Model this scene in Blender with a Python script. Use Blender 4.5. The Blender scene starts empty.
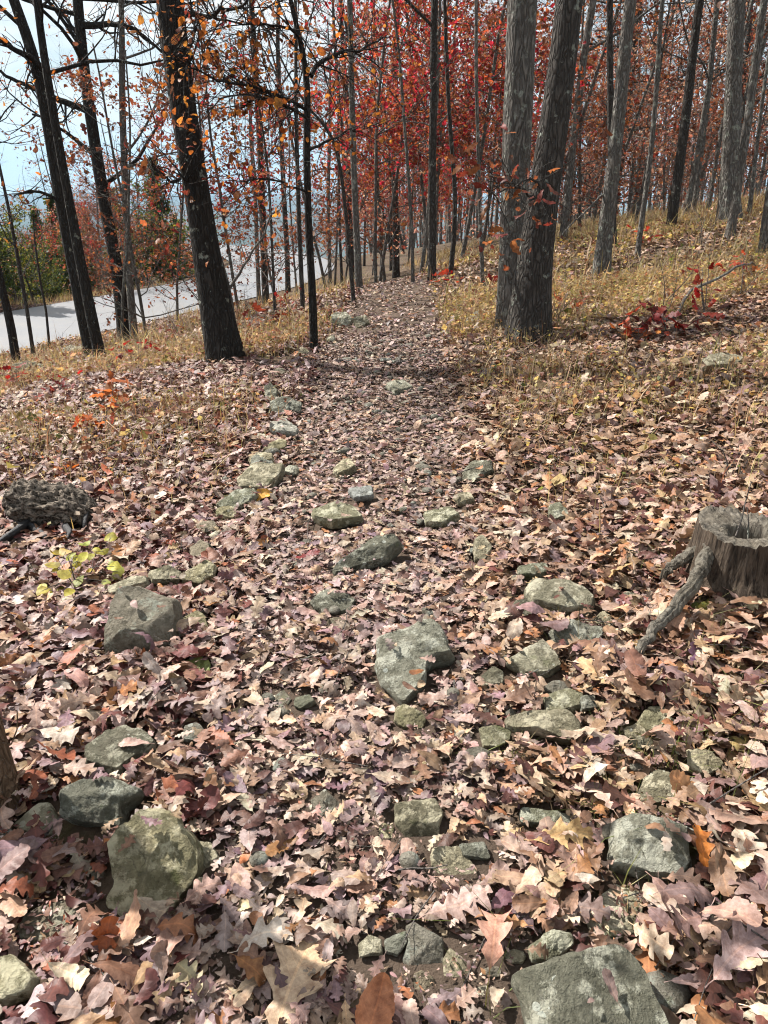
import bpy, math, random
import numpy as np
from mathutils import Vector, Matrix
R = math.radians
scene = bpy.context.scene
C = scene.collection

# ------------------------------------------------------------------ camera
PITCH, FPX, EYE = R(23.5), 739.0, 1.5
cam_d = bpy.data.cameras.new('camera'); cam = bpy.data.objects.new('camera', cam_d); C.objects.link(cam)
cam.location = (0, 0, EYE); cam.rotation_euler = (math.pi/2 - PITCH, 0, 0)
cam_d.sensor_fit = 'VERTICAL'; cam_d.sensor_height = 24.0; cam_d.lens = 24.0*FPX/1024.0
cam_d.clip_start = 0.05; cam_d.clip_end = 20000
scene.camera = cam

# ------------------------------------------------------------------ light
SUN_EL, SUN_AZ = R(46), R(-57)          # azimuth measured from +Y (ahead) towards +X; negative = left of the view
sun_dir = Vector((math.sin(SUN_AZ)*math.cos(SUN_EL), math.cos(SUN_AZ)*math.cos(SUN_EL), math.sin(SUN_EL)))
sd = bpy.data.lights.new('sun', 'SUN'); sd.energy = 5.0; sd.angle = R(0.5); sd.color = (1.0, 0.95, 0.88)
so = bpy.data.objects.new('sun', sd); C.objects.link(so)
so.rotation_euler = sun_dir.to_track_quat('Z', 'Y').to_euler()
w = bpy.data.worlds.new('World'); scene.world = w; w.use_nodes = True
nt = w.node_tree; N = nt.nodes; N.clear()
out = N.new('ShaderNodeOutputWorld'); bg = N.new('ShaderNodeBackground'); bg.inputs[1].default_value = 0.05
sky = N.new('ShaderNodeTexSky'); sky.sky_type = 'NISHITA'; sky.sun_disc = False
sky.sun_elevation = SUN_EL; sky.sun_rotation = SUN_AZ; sky.air_density = 1.2; sky.dust_density = 1.5
tc = N.new('ShaderNodeTexCoord'); mp = N.new('ShaderNodeMapping'); mp.inputs['Scale'].default_value = (1.0, 1.0, 3.2)
ns = N.new('ShaderNodeTexNoise'); ns.inputs['Scale'].default_value = 3.2; ns.inputs['Detail'].default_value = 7; ns.inputs['Roughness'].default_value = 0.6
rp = N.new('ShaderNodeValToRGB'); rp.color_ramp.elements[0].position = 0.35; rp.color_ramp.elements[1].position = 0.54
mx = N.new('ShaderNodeMix'); mx.data_type = 'RGBA'; mx.inputs['B'].default_value = (10.2, 10.0, 9.7, 1)
nt.links.new(tc.outputs['Generated'], mp.inputs[0]); nt.links.new(mp.outputs[0], ns.inputs[0]); nt.links.new(ns.outputs[0], rp.inputs[0])
nt.links.new(rp.outputs[0], mx.inputs['Factor']); nt.links.new(sky.outputs[0], mx.inputs['A']); nt.links.new(mx.outputs['Result'], bg.inputs[0])
nt.links.new(bg.outputs[0], out.inputs[0])
vs = scene.view_settings; vs.view_transform = 'Standard'; vs.look = 'None'; vs.gamma = 1; vs.use_curve_mapping = False; vs.exposure = 1.24
cy = scene.cycles; cy.max_bounces = 5; cy.diffuse_bounces = 3; cy.glossy_bounces = 2; cy.transmission_bounces = 2; cy.volume_bounces = 0
cy.transparent_max_bounces = 4; cy.use_denoising = True; cy.use_adaptive_sampling = True; cy.adaptive_threshold = 0.02
cy.filter_width = 1.1; cy.caustics_reflective = False; cy.caustics_refractive = False; cy.sample_clamp_indirect = 4.0
try: cy.denoising_input_passes = 'RGB_ALBEDO_NORMAL'; cy.denoising_prefilter = 'ACCURATE'
except Exception: pass

# ------------------------------------------------------------------ numeric helpers
def rngf(seed): return np.random.default_rng(abs(int(seed)))
def _hash(ix, iy, iz, s):
    h = (ix*374761393 + iy*668265263 + iz*1274126177 + s*982451653) & 0xFFFFFFFF
    h = ((h ^ (h >> 13))*1103515245) & 0xFFFFFFFF
    return ((h ^ (h >> 16)) & 0xFFFF)/65535.0
def vnoise(P, s=0):
    P = np.asarray(P, float); i = np.floor(P).astype(np.int64); f = P - i; f = f*f*(3-2*f); o = 0
    for dx in (0,1):
        for dy in (0,1):
            for dz in (0,1):
                wgt = (f[...,0] if dx else 1-f[...,0])*(f[...,1] if dy else 1-f[...,1])*(f[...,2] if dz else 1-f[...,2])
                o = o + wgt*_hash(i[...,0]+dx, i[...,1]+dy, i[...,2]+dz, s)
    return o*2-1
def fbm(P, octs=4, s=0, rough=0.5):
    P = np.asarray(P, float); a = 1; t = 0; n = 0
    for k in range(octs):
        t = t + a*vnoise(P*(2**k)+k*17.3, s+k); n += a; a *= rough
    return t/n
def sstep(a, b, x): t = np.clip((x-a)/(b-a), 0, 1); return t*t*(3-2*t)

# ------------------------------------------------------------------ the lie of the land: control heights, thin-plate spline
ROADZ = -2.2
CP = np.array([
 (0,-3,-.02),(0,0,0),(0,1.6,0),(0,3,0),(-.1,6,0),(.1,9,0),(.3,12,.02),(.35,14.2,0),(.3,18,-.55),(.2,25,-1.5),(0,36,-2.2),
 (-1.3,2,-.07),(-1.8,3.8,-.16),(-2.2,6,-.2),(-1.7,8,-.14),(-3.9,10.5,-.75),(-5.6,12.2,-1.2),(-3,15,-.95),(-1.4,13,-.25),
 (1.3,2,.1),(1.25,2.4,.13),(1.4,5,.16),(1.5,7.6,.2),(3,10.5,.42),(2.3,20,-.15),(5.6,20,.46),(9.6,20,1.2),(5,12,.85),(3.6,5,.5),(7.5,12,1.15),(3,2,.35),(7,5,.85),
 (3,32,-.7),(8,32,.2),(15,32,1.0),(22,20,2.0),(14,8,1.6),(12,0,1.2),(6,-5,.5),(-4,-4,-.5),(-5,2,-.6),(-9,5,-1.4),
 (-7,16,-2.0),(-9.2,18.5,ROADZ),(-5,26,-2.1),(-3,33,ROADZ),(-14,24,ROADZ),(-16,12,ROADZ),(-16,4,-2.3),(-8,36,-2.25),(-4,46,-2.3),(0,46,-2.4),(-24,22,-4.5),(-20,38,-5),(-12,52,-4.6),(10,48,-.5),(25,45,.8),(40,30,2),(40,0,2.6),(20,-20,1.5),(-20,-20,-2.5),(-35,0,-6)], float)
def _tps(P, Q):
    d2 = ((P[:,None,:]-Q[None,:,:])**2).sum(-1); return 0.5*d2*np.log(d2+1e-9)
_n = len(CP); _A = np.zeros((_n+3,_n+3)); _A[:_n,:_n] = _tps(CP[:,:2],CP[:,:2]) + np.eye(_n)*0.05
_A[:_n,_n] = 1; _A[:_n,_n+1:] = CP[:,:2]; _A[_n:,:_n] = _A[:_n,_n:].T
_W = np.linalg.solve(_A, np.concatenate([CP[:,2],[0,0,0]]))
def H0(x, y):
    x = np.atleast_1d(np.asarray(x,float)); y = np.atleast_1d(np.asarray(y,float)); sh = x.shape
    x = x.ravel(); y = y.ravel()
    r = np.hypot(x, y-10); k = np.minimum(1, 42/np.maximum(r,1e-6)); xc = x*k; yc = 10+(y-10)*k
    o = np.empty_like(x)
    for a in range(0, len(x), 60000):
        P = np.stack([xc[a:a+60000], yc[a:a+60000]],1)
        o[a:a+60000] = _tps(P, CP[:,:2])@_W[:_n] + _W[_n] + P@_W[_n+1:]
    # beyond the hill: fall to the valley, then far ridges
    side = sstep(-30, 60, x + (y-60)*-.35)
    o = o - sstep(46, 900, r)*(170 - 60*side)*np.where(r>46,1,0) - np.maximum(0,np.minimum(r-46,40))*0.22*(1-side)
    az = np.arctan2(x, y)
    for (rc, wd, hh, sd_) in ((3200,900,70,3),(5200,1300,110,5),(7600,1500,150,9)):
        ridge = hh*(1+.30*fbm(np.stack([az*6, r/2500, az*0],-1), 4, sd_)*1.6)
        o = o + ridge*np.exp(-((r-rc)/wd)**2)
    return o.reshape(sh)
def H(x, y):
    x = np.atleast_1d(np.asarray(x,float)); y = np.atleast_1d(np.asarray(y,float))
    m = 0.05*fbm(np.stack([x*.55,y*.55,x*0],-1),2,21) + 0.016*fbm(np.stack([x*2.6,y*2.6,x*0],-1),2,31)*(np.hypot(x,y)<14)
    onroad = sstep(2.5, 4.5, np.abs(road_dist(x,y)))
    h = H0(x,y); h = h*onroad + (ROADZ-.03)*(1-onroad)
    return h + m*onroad
def Hs(x, y): return float(H(np.array([x]), np.array([y]))[0])
def ray(px, py):
    a = (px-384.0)/FPX; b = (512.0-py)/FPX; cp, sp = math.cos(PITCH), math.sin(PITCH)
    return np.array([a, cp+b*sp, -sp+b*cp])
def on_plane(px, py, z):
    d = ray(px,py); t = (z-EYE)/d[2]; return np.array([0,0,EYE])+d*t
# road: centre line from the two edges seen in the photograph
_re = [on_plane(x,y,ROADZ) for x,y in ((-150,392),(0,354),(90,334),(175,315),(240,301),(310,285))]
_fe = [on_plane(x,y,ROADZ) for x,y in ((-150,352),(0,326),(60,313),(150,297),(250,281),(345,265))]
near_e = np.array(_re)[:,:2]; 
def _resample(P, n):
    P = np.asarray(P); s = np.r_[0, np.cumsum(np.hypot(*np.diff(P[:,:2],axis=0).T))]; t = np.linspace(0,s[-1],n)
    return np.stack([np.interp(t,s,P[:,k]) for k in range(P.shape[1])],1)
_d = near_e[1]-near_e[0]; 
near_e = np.vstack([near_e[0]-_d/np.linalg.norm(_d)*25, near_e, near_e[-1]+np.array([1.0,9.0]), near_e[-1]+np.array([-2.0,19.0]), near_e[-1]+np.array([-11,28.0])])
near_e = _resample(near_e, 90)
for _ in range(30): near_e[1:-1] = .25*near_e[:-2]+.5*near_e[1:-1]+.25*near_e[2:]
_t = np.gradient(near_e, axis=0); _t /= np.linalg.norm(_t,axis=1)[:,None]; _nn = np.stack([-_t[:,1],_t[:,0]],1)
ROADW = 5.6
road_c = near_e + _nn*ROADW/2
def road_dist(x, y):
    x = np.asarray(x,float); y = np.asarray(y,float); sh = x.shape; x = x.ravel(); y = y.ravel(); o = np.full(x.shape, 99.0)
    m = np.where((np.hypot(x, y-10) < 80))[0]
    for a in range(0,len(m),40000):
        ii = m[a:a+40000]
        o[ii] = np.sqrt(((x[ii,None]-road_c[None,:,0])**2+(y[ii,None]-road_c[None,:,1])**2).min(1))
    return o.reshape(sh)
def G(px, py, dz=0.0):
    """where the ray of a pixel of the photograph meets the ground"""
    d = ray(px,py); ts = np.r_[np.arange(.6,12,.05), np.geomspace(12,200,500)]
    P = np.array([0,0,EYE])[None]+d[None]*ts[:,None]; g = P[:,2]-H(P[:,0],P[:,1])-dz
    k = np.argmax(g<0)
    if g[k] >= 0: k = len(ts)-1
    a, b = ts[max(k-1,0)], ts[k]; f0, f1 = g[max(k-1,0)], g[k]; t = a+(b-a)*(f0/(f0-f1+1e-12)) if k else a
    return np.array([0,0,EYE])+d*t
def on_depth(px, py, y):          # point of the pixel's ray on the vertical plane y = const
    d = ray(px,py); return np.array([0,0,EYE])+d*(y/d[1])
def depth(P): return P[1]*math.cos(PITCH)-(P[2]-EYE)*math.sin(PITCH)

# ------------------------------------------------------------------ mesh helpers
def fast_mesh(name, V, F, uv=None, col=None, smooth=True, mat=None):
    """V (n,3); F (m,3|4) or list of such arrays"""
    V = np.asarray(V, np.float32); Fs = F if isinstance(F, list) else [F]; Fs = [np.asarray(f, np.int32) for f in Fs if len(f)]
    me = bpy.data.meshes.new(name); me.vertices.add(len(V)); me.vertices.foreach_set('co', V.ravel())
    loops = np.concatenate([f.ravel() for f in Fs]); sizes = np.concatenate([np.full(len(f), f.shape[1], np.int32) for f in Fs])
    me.loops.add(len(loops)); me.loops.foreach_set('vertex_index', loops)
    st = np.r_[0, np.cumsum(sizes)[:-1]].astype(np.int32)
    me.polygons.add(len(sizes)); me.polygons.foreach_set('loop_start', st); me.polygons.foreach_set('loop_total', sizes)
    if smooth: me.polygons.foreach_set('use_smooth', np.ones(len(sizes), bool))
    if uv is not None:
        l = me.uv_layers.new(name='UVMap'); l.data.foreach_set('uv', np.asarray(uv,np.float32)[loops].ravel())
    if col is not None:
        a = me.color_attributes.new('col','FLOAT_COLOR','POINT')
        c4 = np.ones((len(V),4),np.float32); c4[:,:col.shape[1]] = col; a.data.foreach_set('color', c4.ravel())
    me.update(calc_edges=True); me.validate()
    if mat: me.materials.append(mat)
    return me
def link(name, me, parent=None, loc=None, **props):
    o = bpy.data.objects.new(name, me); C.objects.link(o)
    if parent is not None: o.parent = parent
    if loc is not None: o.location = loc
    for k, v in props.items():
        if v: o[k] = v
    return o
def thing(name, label, category, loc=(0,0,0), group=None):
    return link(name, None, None, loc, label=label, category=category, group=group)

class Tubes:
    def __init__(s): s.V=[]; s.F=[]; s.U=[]; s.n=0
    def add(s, P, r, n=6, cap=True, bump=None):
        P = np.asarray(P,float); r = np.broadcast_to(np.asarray(r,float),(len(P),)).copy()
        T = np.gradient(P,axis=0); T /= np.linalg.norm(T,axis=1)[:,None]+1e-9
        ref = np.array([0.0,1.0,0.0]) if abs(T[:,1]).mean()<.8 else np.array([1.0,0,0])
        A = np.cross(T, ref); A /= np.linalg.norm(A,axis=1)[:,None]+1e-9; B = np.cross(T,A)
        th = np.linspace(0,2*np.pi,n,endpoint=False)
        rr = r[:,None]*np.ones((1,n))
        if bump is not None: rr = rr*bump(P,th)
        ring = P[:,None]+rr[:,:,None]*(np.cos(th)[None,:,None]*A[:,None]+np.sin(th)[None,:,None]*B[:,None])
        L = np.r_[0,np.cumsum(np.linalg.norm(np.diff(P,axis=0),axis=1))]
        s.V.append(ring.reshape(-1,3)); 
        i = np.arange(len(P)-1)[:,None]*n; j = np.arange(n)[None]; k = (j+1)%n
        s.F.append(np.stack([i+j,i+k,i+n+k,i+n+j],-1).reshape(-1,4)+s.n); s.n += ring.shape[0]*n
        if cap:
            s.V.append(P[-1:]+T[-1:]*r[-1]*.6); e = s.n-n; jj = np.arange(n)
            s.F.append(np.stack([e+jj,e+(jj+1)%n,np.full(n,s.n),np.full(n,s.n)],-1)); s.n += 1
    def mesh(s, name, mat):
        F = np.concatenate(s.F); tri = F[:,2]==F[:,3]
        return fast_mesh(name, np.concatenate(s.V), [F[~tri], F[tri][:,:3]], mat=mat)

# ------------------------------------------------------------------ materials
def new_mat(name):
    m = bpy.data.materials.new(name); m.use_nodes = True; t = m.node_tree; t.nodes.clear()
    o = t.nodes.new('ShaderNodeOutputMaterial'); return m, t, o
class NT:
    def __init__(s, t): s.t = t
    def n(s, typ, **kw):
        x = s.t.nodes.new(typ)
        for k, v in kw.items(): setattr(x, k, v)
        return x
    def l(s, a, b): s.t.links.new(a, b)
    def noise(s, vec, scale, detail=4, rough=.55, dist=0):
        x = s.n('ShaderNodeTexNoise'); x.inputs['Scale'].default_value = scale; x.inputs['Detail'].default_value = detail
        x.inputs['Roughness'].default_value = rough; x.inputs['Distortion'].default_value = dist
        if vec is not None: s.l(vec, x.inputs['Vector'])
        return x.outputs[0]
    def ramp(s, fac, stops):
        x = s.n('ShaderNodeValToRGB'); e = x.color_ramp.elements
        while len(e) < len(stops): e.new(.5)
        for i,(p,c) in enumerate(stops): e[i].position = p; e[i].color = (*c,1) if not np.isscalar(c) else (c,c,c,1)
        s.l(fac, x.inputs[0]); return x.outputs[0]
    def mix(s, f, a, b, mode='MIX'):
        x = s.n('ShaderNodeMix', data_type='RGBA', blend_type=mode)
        for inp, v in (('Factor',f),('A',a),('B',b)):
            if isinstance(v, (int,float)): x.inputs[inp].default_value = v
            elif isinstance(v, tuple): x.inputs[inp].default_value = (*v,1)
            else: s.l(v, x.inputs[inp])
        return x.outputs['Result']
    def math(s, op, a, b=None, clamp=False):
        x = s.n('ShaderNodeMath', operation=op); x.use_clamp = clamp
        for i, v in enumerate((a,b)):
            if v is None: continue
            if isinstance(v,(int,float)): x.inputs[i].default_value = v
            else: s.l(v, x.inputs[i])
        return x.outputs[0]
    def mapping(s, vec, scale):
        x = s.n('ShaderNodeMapping'); x.inputs['Scale'].default_value = scale; s.l(vec, x.inputs[0]); return x.outputs[0]
    def bump(s, h, strength, dist, nrm=None):
        x = s.n('ShaderNodeBump'); x.inputs['Strength'].default_value = strength; x.inputs['Distance'].default_value = dist; s.l(h, x.inputs['Height'])
        if nrm is not None: s.l(nrm, x.inputs['Normal'])
        return x.outputs[0]
    def bsdf(s, col, rough, bump=None, spec=.4):
        x = s.n('ShaderNodeBsdfPrincipled')
        if isinstance(col, tuple): x.inputs['Base Color'].default_value = (*col,1)
        else: s.l(col, x.inputs['Base Color'])
        if isinstance(rough,(int,float)): x.inputs['Roughness'].default_value = rough
        else: s.l(rough, x.inputs['Roughness'])
        x.inputs['Specular IOR Level'].default_value = spec
        if bump is not None: s.l(bump, x.inputs['Normal'])
        return x.outputs[0]

def leaf_material(name, veins=True, transl=.28, rough=.55, spec=.35):
    m, t, o = new_mat(name); q = NT(t)
    at = q.n('ShaderNodeAttribute', attribute_name='col').outputs['Color']
    geo = q.n('ShaderNodeNewGeometry')
    col = q.mix(q.ramp(q.noise(geo.outputs['Position'], 45, 5, .7), [(.38,0.0),(.66,1.0)]), at, q.mix(1.0, at, (.50,.43,.40), 'MULTIPLY'))
    col = q.mix(q.ramp(q.noise(geo.outputs['Position'], 17, 2), [(.45,0.0),(.62,1.0)]), col, q.mix(1.0, col, (1.18,1.15,1.1), 'MULTIPLY'))
    nrm = None
    if veins:
        uv = q.n('ShaderNodeUVMap').outputs[0]; sx = q.n('ShaderNodeSeparateXYZ'); q.l(uv, sx.inputs[0])
        v = q.math('ABSOLUTE', q.math('SUBTRACT', sx.outputs[1], .5))
        mid = q.math('LESS_THAN', v, .014)
        st = q.math('FRACT', q.math('SUBTRACT', q.math('MULTIPLY', sx.outputs[0], 8.0), q.math('MULTIPLY', v, 7.0)))
        sec = q.math('LESS_THAN', st, .09)
        ve = q.math('MAXIMUM', mid, q.math('MULTIPLY', sec, .55))
        col = q.mix(q.math('MULTIPLY', ve, .5), col, q.mix(1.0, col, (1.55,1.45,1.3), 'MULTIPLY'))
        nrm = q.bump(q.math('ADD', ve, q.noise(geo.outputs['Position'], 90, 3)), .55, .0025)
    b = q.bsdf(col, rough, nrm, spec)
    tr = q.n('ShaderNodeBsdfTranslucent'); q.l(q.mix(1.0, col, (1.0,.86,.7), 'MULTIPLY'), tr.inputs[0])
    ms = q.n('ShaderNodeMixShader'); ms.inputs[0].default_value = transl; q.l(b, ms.inputs[1]); q.l(tr.outputs[0], ms.inputs[2]); q.l(ms.outputs[0], o.inputs[0])
    return m
M_LEAF = leaf_material('dry oak leaf', True, .07)
M_LEAFFAR = leaf_material('dry leaf', False, .07)
M_CROWN = leaf_material('autumn foliage', False, .6, .5, .3)
M_GRASS = leaf_material('dry grass', False, .3, .6, .2)

def bark_material(name, dark, light, lichen=.0, scale=1.0, lich_col=(.30,.32,.27)):
    m, t, o = new_mat(name); q = NT(t)
    tcn = q.n('ShaderNodeTexCoord').outputs['Object']
    oi = q.n('ShaderNodeObjectInfo').outputs['Random']
    v = q.mapping(tcn, (1,1,.26))
    vo = q.n('ShaderNodeTexVoronoi', feature='DISTANCE_TO_EDGE'); vo.inputs['Scale'].default_value = 24*scale
    wob = q.n('ShaderNodeVectorMath', operation='ADD'); q.l(v, wob.inputs[0])
    nz = q.n('ShaderNodeTexNoise'); nz.inputs['Scale'].default_value = 14; q.l(v, nz.inputs['Vector'])
    sc = q.n('ShaderNodeVectorMath', operation='SCALE'); sc.inputs['Scale'].default_value = .13; q.l(nz.outputs['Color'], sc.inputs[0]); q.l(sc.outputs[0], wob.inputs[1])
    q.l(wob.outputs[0], vo.inputs['Vector'])
    plates = q.ramp(vo.outputs['Distance'], [(0.0,0.0),(.32,1.0)])
    fine = q.noise(q.mapping(tcn,(1,1,.3)), 90*scale, 5, .7)
    big = q.noise(tcn, 3.0, 3)
    h = q.math('ADD', plates, q.math('MULTIPLY', fine, .55))
    f = q.math('ADD', q.math('MULTIPLY', plates, .45), q.math('MULTIPLY', fine, .6), True)
    col = q.mix(f, dark, light)
    col = q.mix(q.math('MULTIPLY', big, .5), col, q.mix(1.0, col, (.6,.62,.6), 'MULTIPLY'))
    if lichen > 0:
        ln = q.ramp(q.noise(tcn, 9, 6, .7), [(.62-lichen*.25,0.0),(.68-lichen*.2,1.0)])
        col = q.mix(q.math('MULTIPLY', ln, .75), col, lich_col)
    q.l(q.bsdf(col, .9, q.bump(h, 1.0, .022/scale), .15), o.inputs[0]); return m
M_BARK_GREY = bark_material('grey oak bark', (.018,.015,.013), (.27,.245,.22), .25)
M_BARK_DARK = bark_material('dark oak bark', (.008,.007,.0065), (.12,.105,.093), .08)
M_BARK_BACKLIT = bark_material('backlit oak bark', (.006,.0055,.005), (.06,.052,.046), .03)  # oak bark darkened so the backlit shade of the left trunks is in its colour
M_BARK_BROWN = bark_material('brown bark', (.06,.035,.02), (.26,.17,.11), .0, 1.6)
M_BARK_TWIG = bark_material('twig bark', (.07,.06,.055), (.24,.21,.19), .3, 2.0)

def rock_material(name, base, tint, lichen=.5, moss=.2, lich=(.36,.38,.33)):
    m, t, o = new_mat(name); q = NT(t)
    tcn = q.n('ShaderNodeTexCoord').outputs['Object']
    oi = q.n('ShaderNodeObjectInfo'); ad = q.n('ShaderNodeVectorMath', operation='ADD')
    mm = q.n('ShaderNodeVectorMath', operation='SCALE'); mm.inputs[0].default_value = (17,31,7); q.l(oi.outputs['Random'], mm.inputs['Scale'])
    q.l(tcn, ad.inputs[0]); q.l(mm.outputs[0], ad.inputs[1]); P = ad.outputs[0]
    n1 = q.noise(P, 7, 6, .6, .4); n2 = q.noise(P, 42, 6, .75); n3 = q.noise(P, 160, 3, .7)
    col = q.mix(q.ramp(n1, [(.3,0.0),(.7,1.0)]), base, tint)
    col = q.mix(q.ramp(n2, [(.35,0.0),(.7,1.0)]), q.mix(1.0, col, (.42,.42,.39), 'MULTIPLY'), col)
    lf = q.ramp(q.noise(P, 15, 8, .72), [(.60-.18*lichen,0.0),(.66-.16*lichen,1.0)])
    col = q.mix(q.math('MULTIPLY', lf, .72), col, lich)
    vo = q.n('ShaderNodeTexVoronoi'); vo.inputs['Scale'].default_value = 26; q.l(P, vo.inputs['Vector'])
    sp = q.math('MULTIPLY', q.math('LESS_THAN', vo.outputs['Distance'], .22), q.math('GREATER_THAN', q.noise(P, 5, 2), .60))
    col = q.mix(q.math('MULTIPLY', sp, .7), col, (.50,.52,.47))
    if moss > 0:
        mf = q.ramp(q.noise(P, 9, 5, .6), [(.66-.2*moss,0.0),(.74-.2*moss,1.0)])
        col = q.mix(q.math('MULTIPLY', mf, .65), col, (.085,.105,.035))
    rt_ = q.ramp(oi.outputs['Random'], [(0.0,(.80,.84,.86)),(.35,(1.0,1.0,.95)),(.7,(1.12,1.02,.84)),(1.0,(1.2,1.14,1.02))]); col = q.mix(1.0, col, rt_, 'MULTIPLY')
    dirt = q.ramp(q.noise(P, 4, 6, .7), [(.55,0.0),(.7,1.0)])
    col = q.mix(q.math('MULTIPLY', dirt, .45), col, (.12,.095,.07))
    col = q.mix(q.math('MULTIPLY', n3, .5), col, q.mix(1.0, col, (.7,.7,.7), 'MULTIPLY'))
    cv = q.n('ShaderNodeTexVoronoi', feature='DISTANCE_TO_EDGE'); cv.inputs['Scale'].default_value = 5.5
    ca = q.n('ShaderNodeVectorMath', operation='ADD'); q.l(P, ca.inputs[0]); cb = q.n('ShaderNodeTexNoise'); cb.inputs['Scale'].default_value = 9; cb.inputs['Detail'].default_value = 5; q.l(P, cb.inputs['Vector']); cs = q.n('ShaderNodeVectorMath', operation='SCALE'); cs.inputs['Scale'].default_value = .22; q.l(cb.outputs['Color'], cs.inputs[0]); q.l(cs.outputs[0], ca.inputs[1]); q.l(ca.outputs[0], cv.inputs['Vector'])
    crk = q.ramp(cv.outputs['Distance'], [(0.0,0.0),(.018,1.0)]); col = q.mix(q.math('MULTIPLY', q.math('MULTIPLY', q.math('SUBTRACT', 1.0, crk), .6), q.ramp(n1, [(.5,0.0),(.6,1.0)])), col, (.07,.065,.05))
    h = q.math('ADD', q.math('ADD', q.math('MULTIPLY', n2, 1.0), q.math('MULTIPLY', n3, .35)), q.math('MULTIPLY', crk, .08))
    mu = q.n('ShaderNodeTexMusgrave') if False else None
    b = q.bump(h, 1.0, .022, q.bump(n1, .8, .04))
    q.l(q.bsdf(col, .88, b, .25), o.inputs[0]); return m
ROCKM = dict(
 green=rock_material('greenish grey sandstone', (.20,.195,.13), (.38,.365,.26), .6, .25, (.56,.55,.44)),
 grey=rock_material('grey sandstone', (.22,.21,.16), (.44,.42,.335), .6, .1, (.58,.565,.47)),
 dark=rock_material('dark grey sandstone', (.13,.128,.10), (.27,.26,.205), .5, .2, (.46,.455,.38)),
 brown=rock_material('brownish grey sandstone', (.24,.215,.175), (.37,.335,.28), .3, .1),
 pale=rock_material('pale quartzite', (.42,.42,.39), (.58,.57,.53), .3, .0, (.62,.62,.58)))

def ground_material():
    m, t, o = new_mat('woodland soil'); q = NT(t)
    P = q.n('ShaderNodeNewGeometry').outputs['Position']
    n = q.noise(P, 1.2, 6, .65); n2 = q.noise(P, 30, 6, .75)
    col = q.mix(q.ramp(n, [(.35,0.0),(.65,1.0)]), (.045,.032,.022), (.09,.062,.042))
    col = q.mix(q.ramp(n2, [(.35,0.0),(.7,1.0)]), col, (.125,.09,.065))
    mo = q.ramp(q.noise(P, 2.3, 5, .6), [(.58,0.0),(.66,1.0)]); col = q.mix(q.math('MULTIPLY', mo, .5), col, (.09,.10,.03))
    # far country is wooded: dark green and russet
    ln = q.n('ShaderNodeVectorMath', operation='LENGTH'); q.l(P, ln.inputs[0])
    far = q.ramp(q.math('DIVIDE', ln.outputs['Value'], 300.0), [(.15,0.0),(.5,1.0)])
    wood = q.mix(q.ramp(q.noise(P, .012, 8, .7), [(.4,0.0),(.6,1.0)]), (.035,.05,.025), (.085,.055,.035))
    col = q.mix(far, col, wood)
    q.l(q.bsdf(col, .95, q.bump(n2, .8, .02), .1), o.inputs[0]); return m
M_SOIL = ground_material()
def trail_material():
    m, t, o = new_mat('trodden trail dirt'); q = NT(t)
    P = q.n('ShaderNodeNewGeometry').outputs['Position']
    n2 = q.noise(P, 24, 7, .75); n = q.noise(P, 2, 4)
    col = q.mix(q.ramp(n2, [(.3,0.0),(.7,1.0)]), (.06,.042,.03), (.17,.13,.10)); col = q.mix(n, col, (.09,.065,.05))
    q.l(q.bsdf(col, .95, q.bump(n2, 1.0, .03), .1), o.inputs[0]); return m
def road_material():
    m, t, o = new_mat('sun bleached asphalt'); q = NT(t)
    P = q.n('ShaderNodeNewGeometry').outputs['Position']
    n2 = q.noise(P, 60, 4, .75); n = q.noise(P, .6, 4)
    col = q.mix(n2, (.09,.093,.10), (.22,.228,.245)); col = q.mix(q.ramp(q.noise(P,.45,6,.7),[(.45,0.0),(.62,.7)]), col, (.19,.185,.18))
    q.l(q.bsdf(col, .5, q.bump(n2, .4, .004), .6), o.inputs[0]); return m

# ------------------------------------------------------------------ ground, trail, road
def graded(X0, a, n, c=0.0):
    u = np.linspace(-1,1,n); return c + X0*np.sinh(a*u)/np.sinh(a)
gx = graded(9500, 9.3, 620); gy = graded(9500, 9.3, 620, 4.0)
GX, GY = np.meshgrid(gx, gy); GZ = H(GX.ravel(), GY.ravel())
nx = len(gx); ii = (np.arange(len(gy)-1)[:,None]*nx+np.arange(nx-1)[None]).ravel()
link('ground', fast_mesh('ground', np.stack([GX.ravel(),GY.ravel(),GZ],1), np.stack([ii,ii+1,ii+1+nx,ii+nx],1), mat=M_SOIL), kind='structure', label='wooded hillside ground falling away to the left')

TL = [(120,1100),(170,1020),(205,850),(228,700),(252,600),(275,500),(300,420),(318,370),(345,320),(365,292),(386,278)]
TR = [(590,1100),(545,1020),(515,850),(490,700),(476,600),(466,500),(456,420),(449,370),(441,320),(432,294),(418,278)]
def _edge(T):
    P = np.array([G(*p)[:2] for p in T]); P = P[np.argsort(P[:,1])]; P = P[P[:,1]<16]; yy = np.linspace(.72,15.5,120)
    x = np.interp(yy, P[:,1], P[:,0]); x[1:-1] = .25*x[:-2]+.5*x[1:-1]+.25*x[2:]; return np.stack([x,yy],1)
tl = _edge(TL); tr = _edge(TR)
tcn_ = (tl+tr)/2
def strip(L, Rr, k, dz, zf=None):
    P = np.stack([L+(Rr-L)*s for s in np.linspace(0,1,k)],1).reshape(-1,2)
    z = (H(P[:,0],P[:,1]) if zf is None else np.full(len(P), zf)) + dz
    n = len(L); i = (np.arange(n-1)[:,None]*k+np.arange(k-1)[None]).ravel()
    return np.c_[P,z], np.stack([i,i+1,i+1+k,i+k],1)
V_, F_ = strip(tl, tr, 14, .012)
link('dirt_trail', fast_mesh('dirt_trail', V_, F_, mat=trail_material()), kind='structure', label='leaf strewn footpath climbing gently through the wood')
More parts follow.
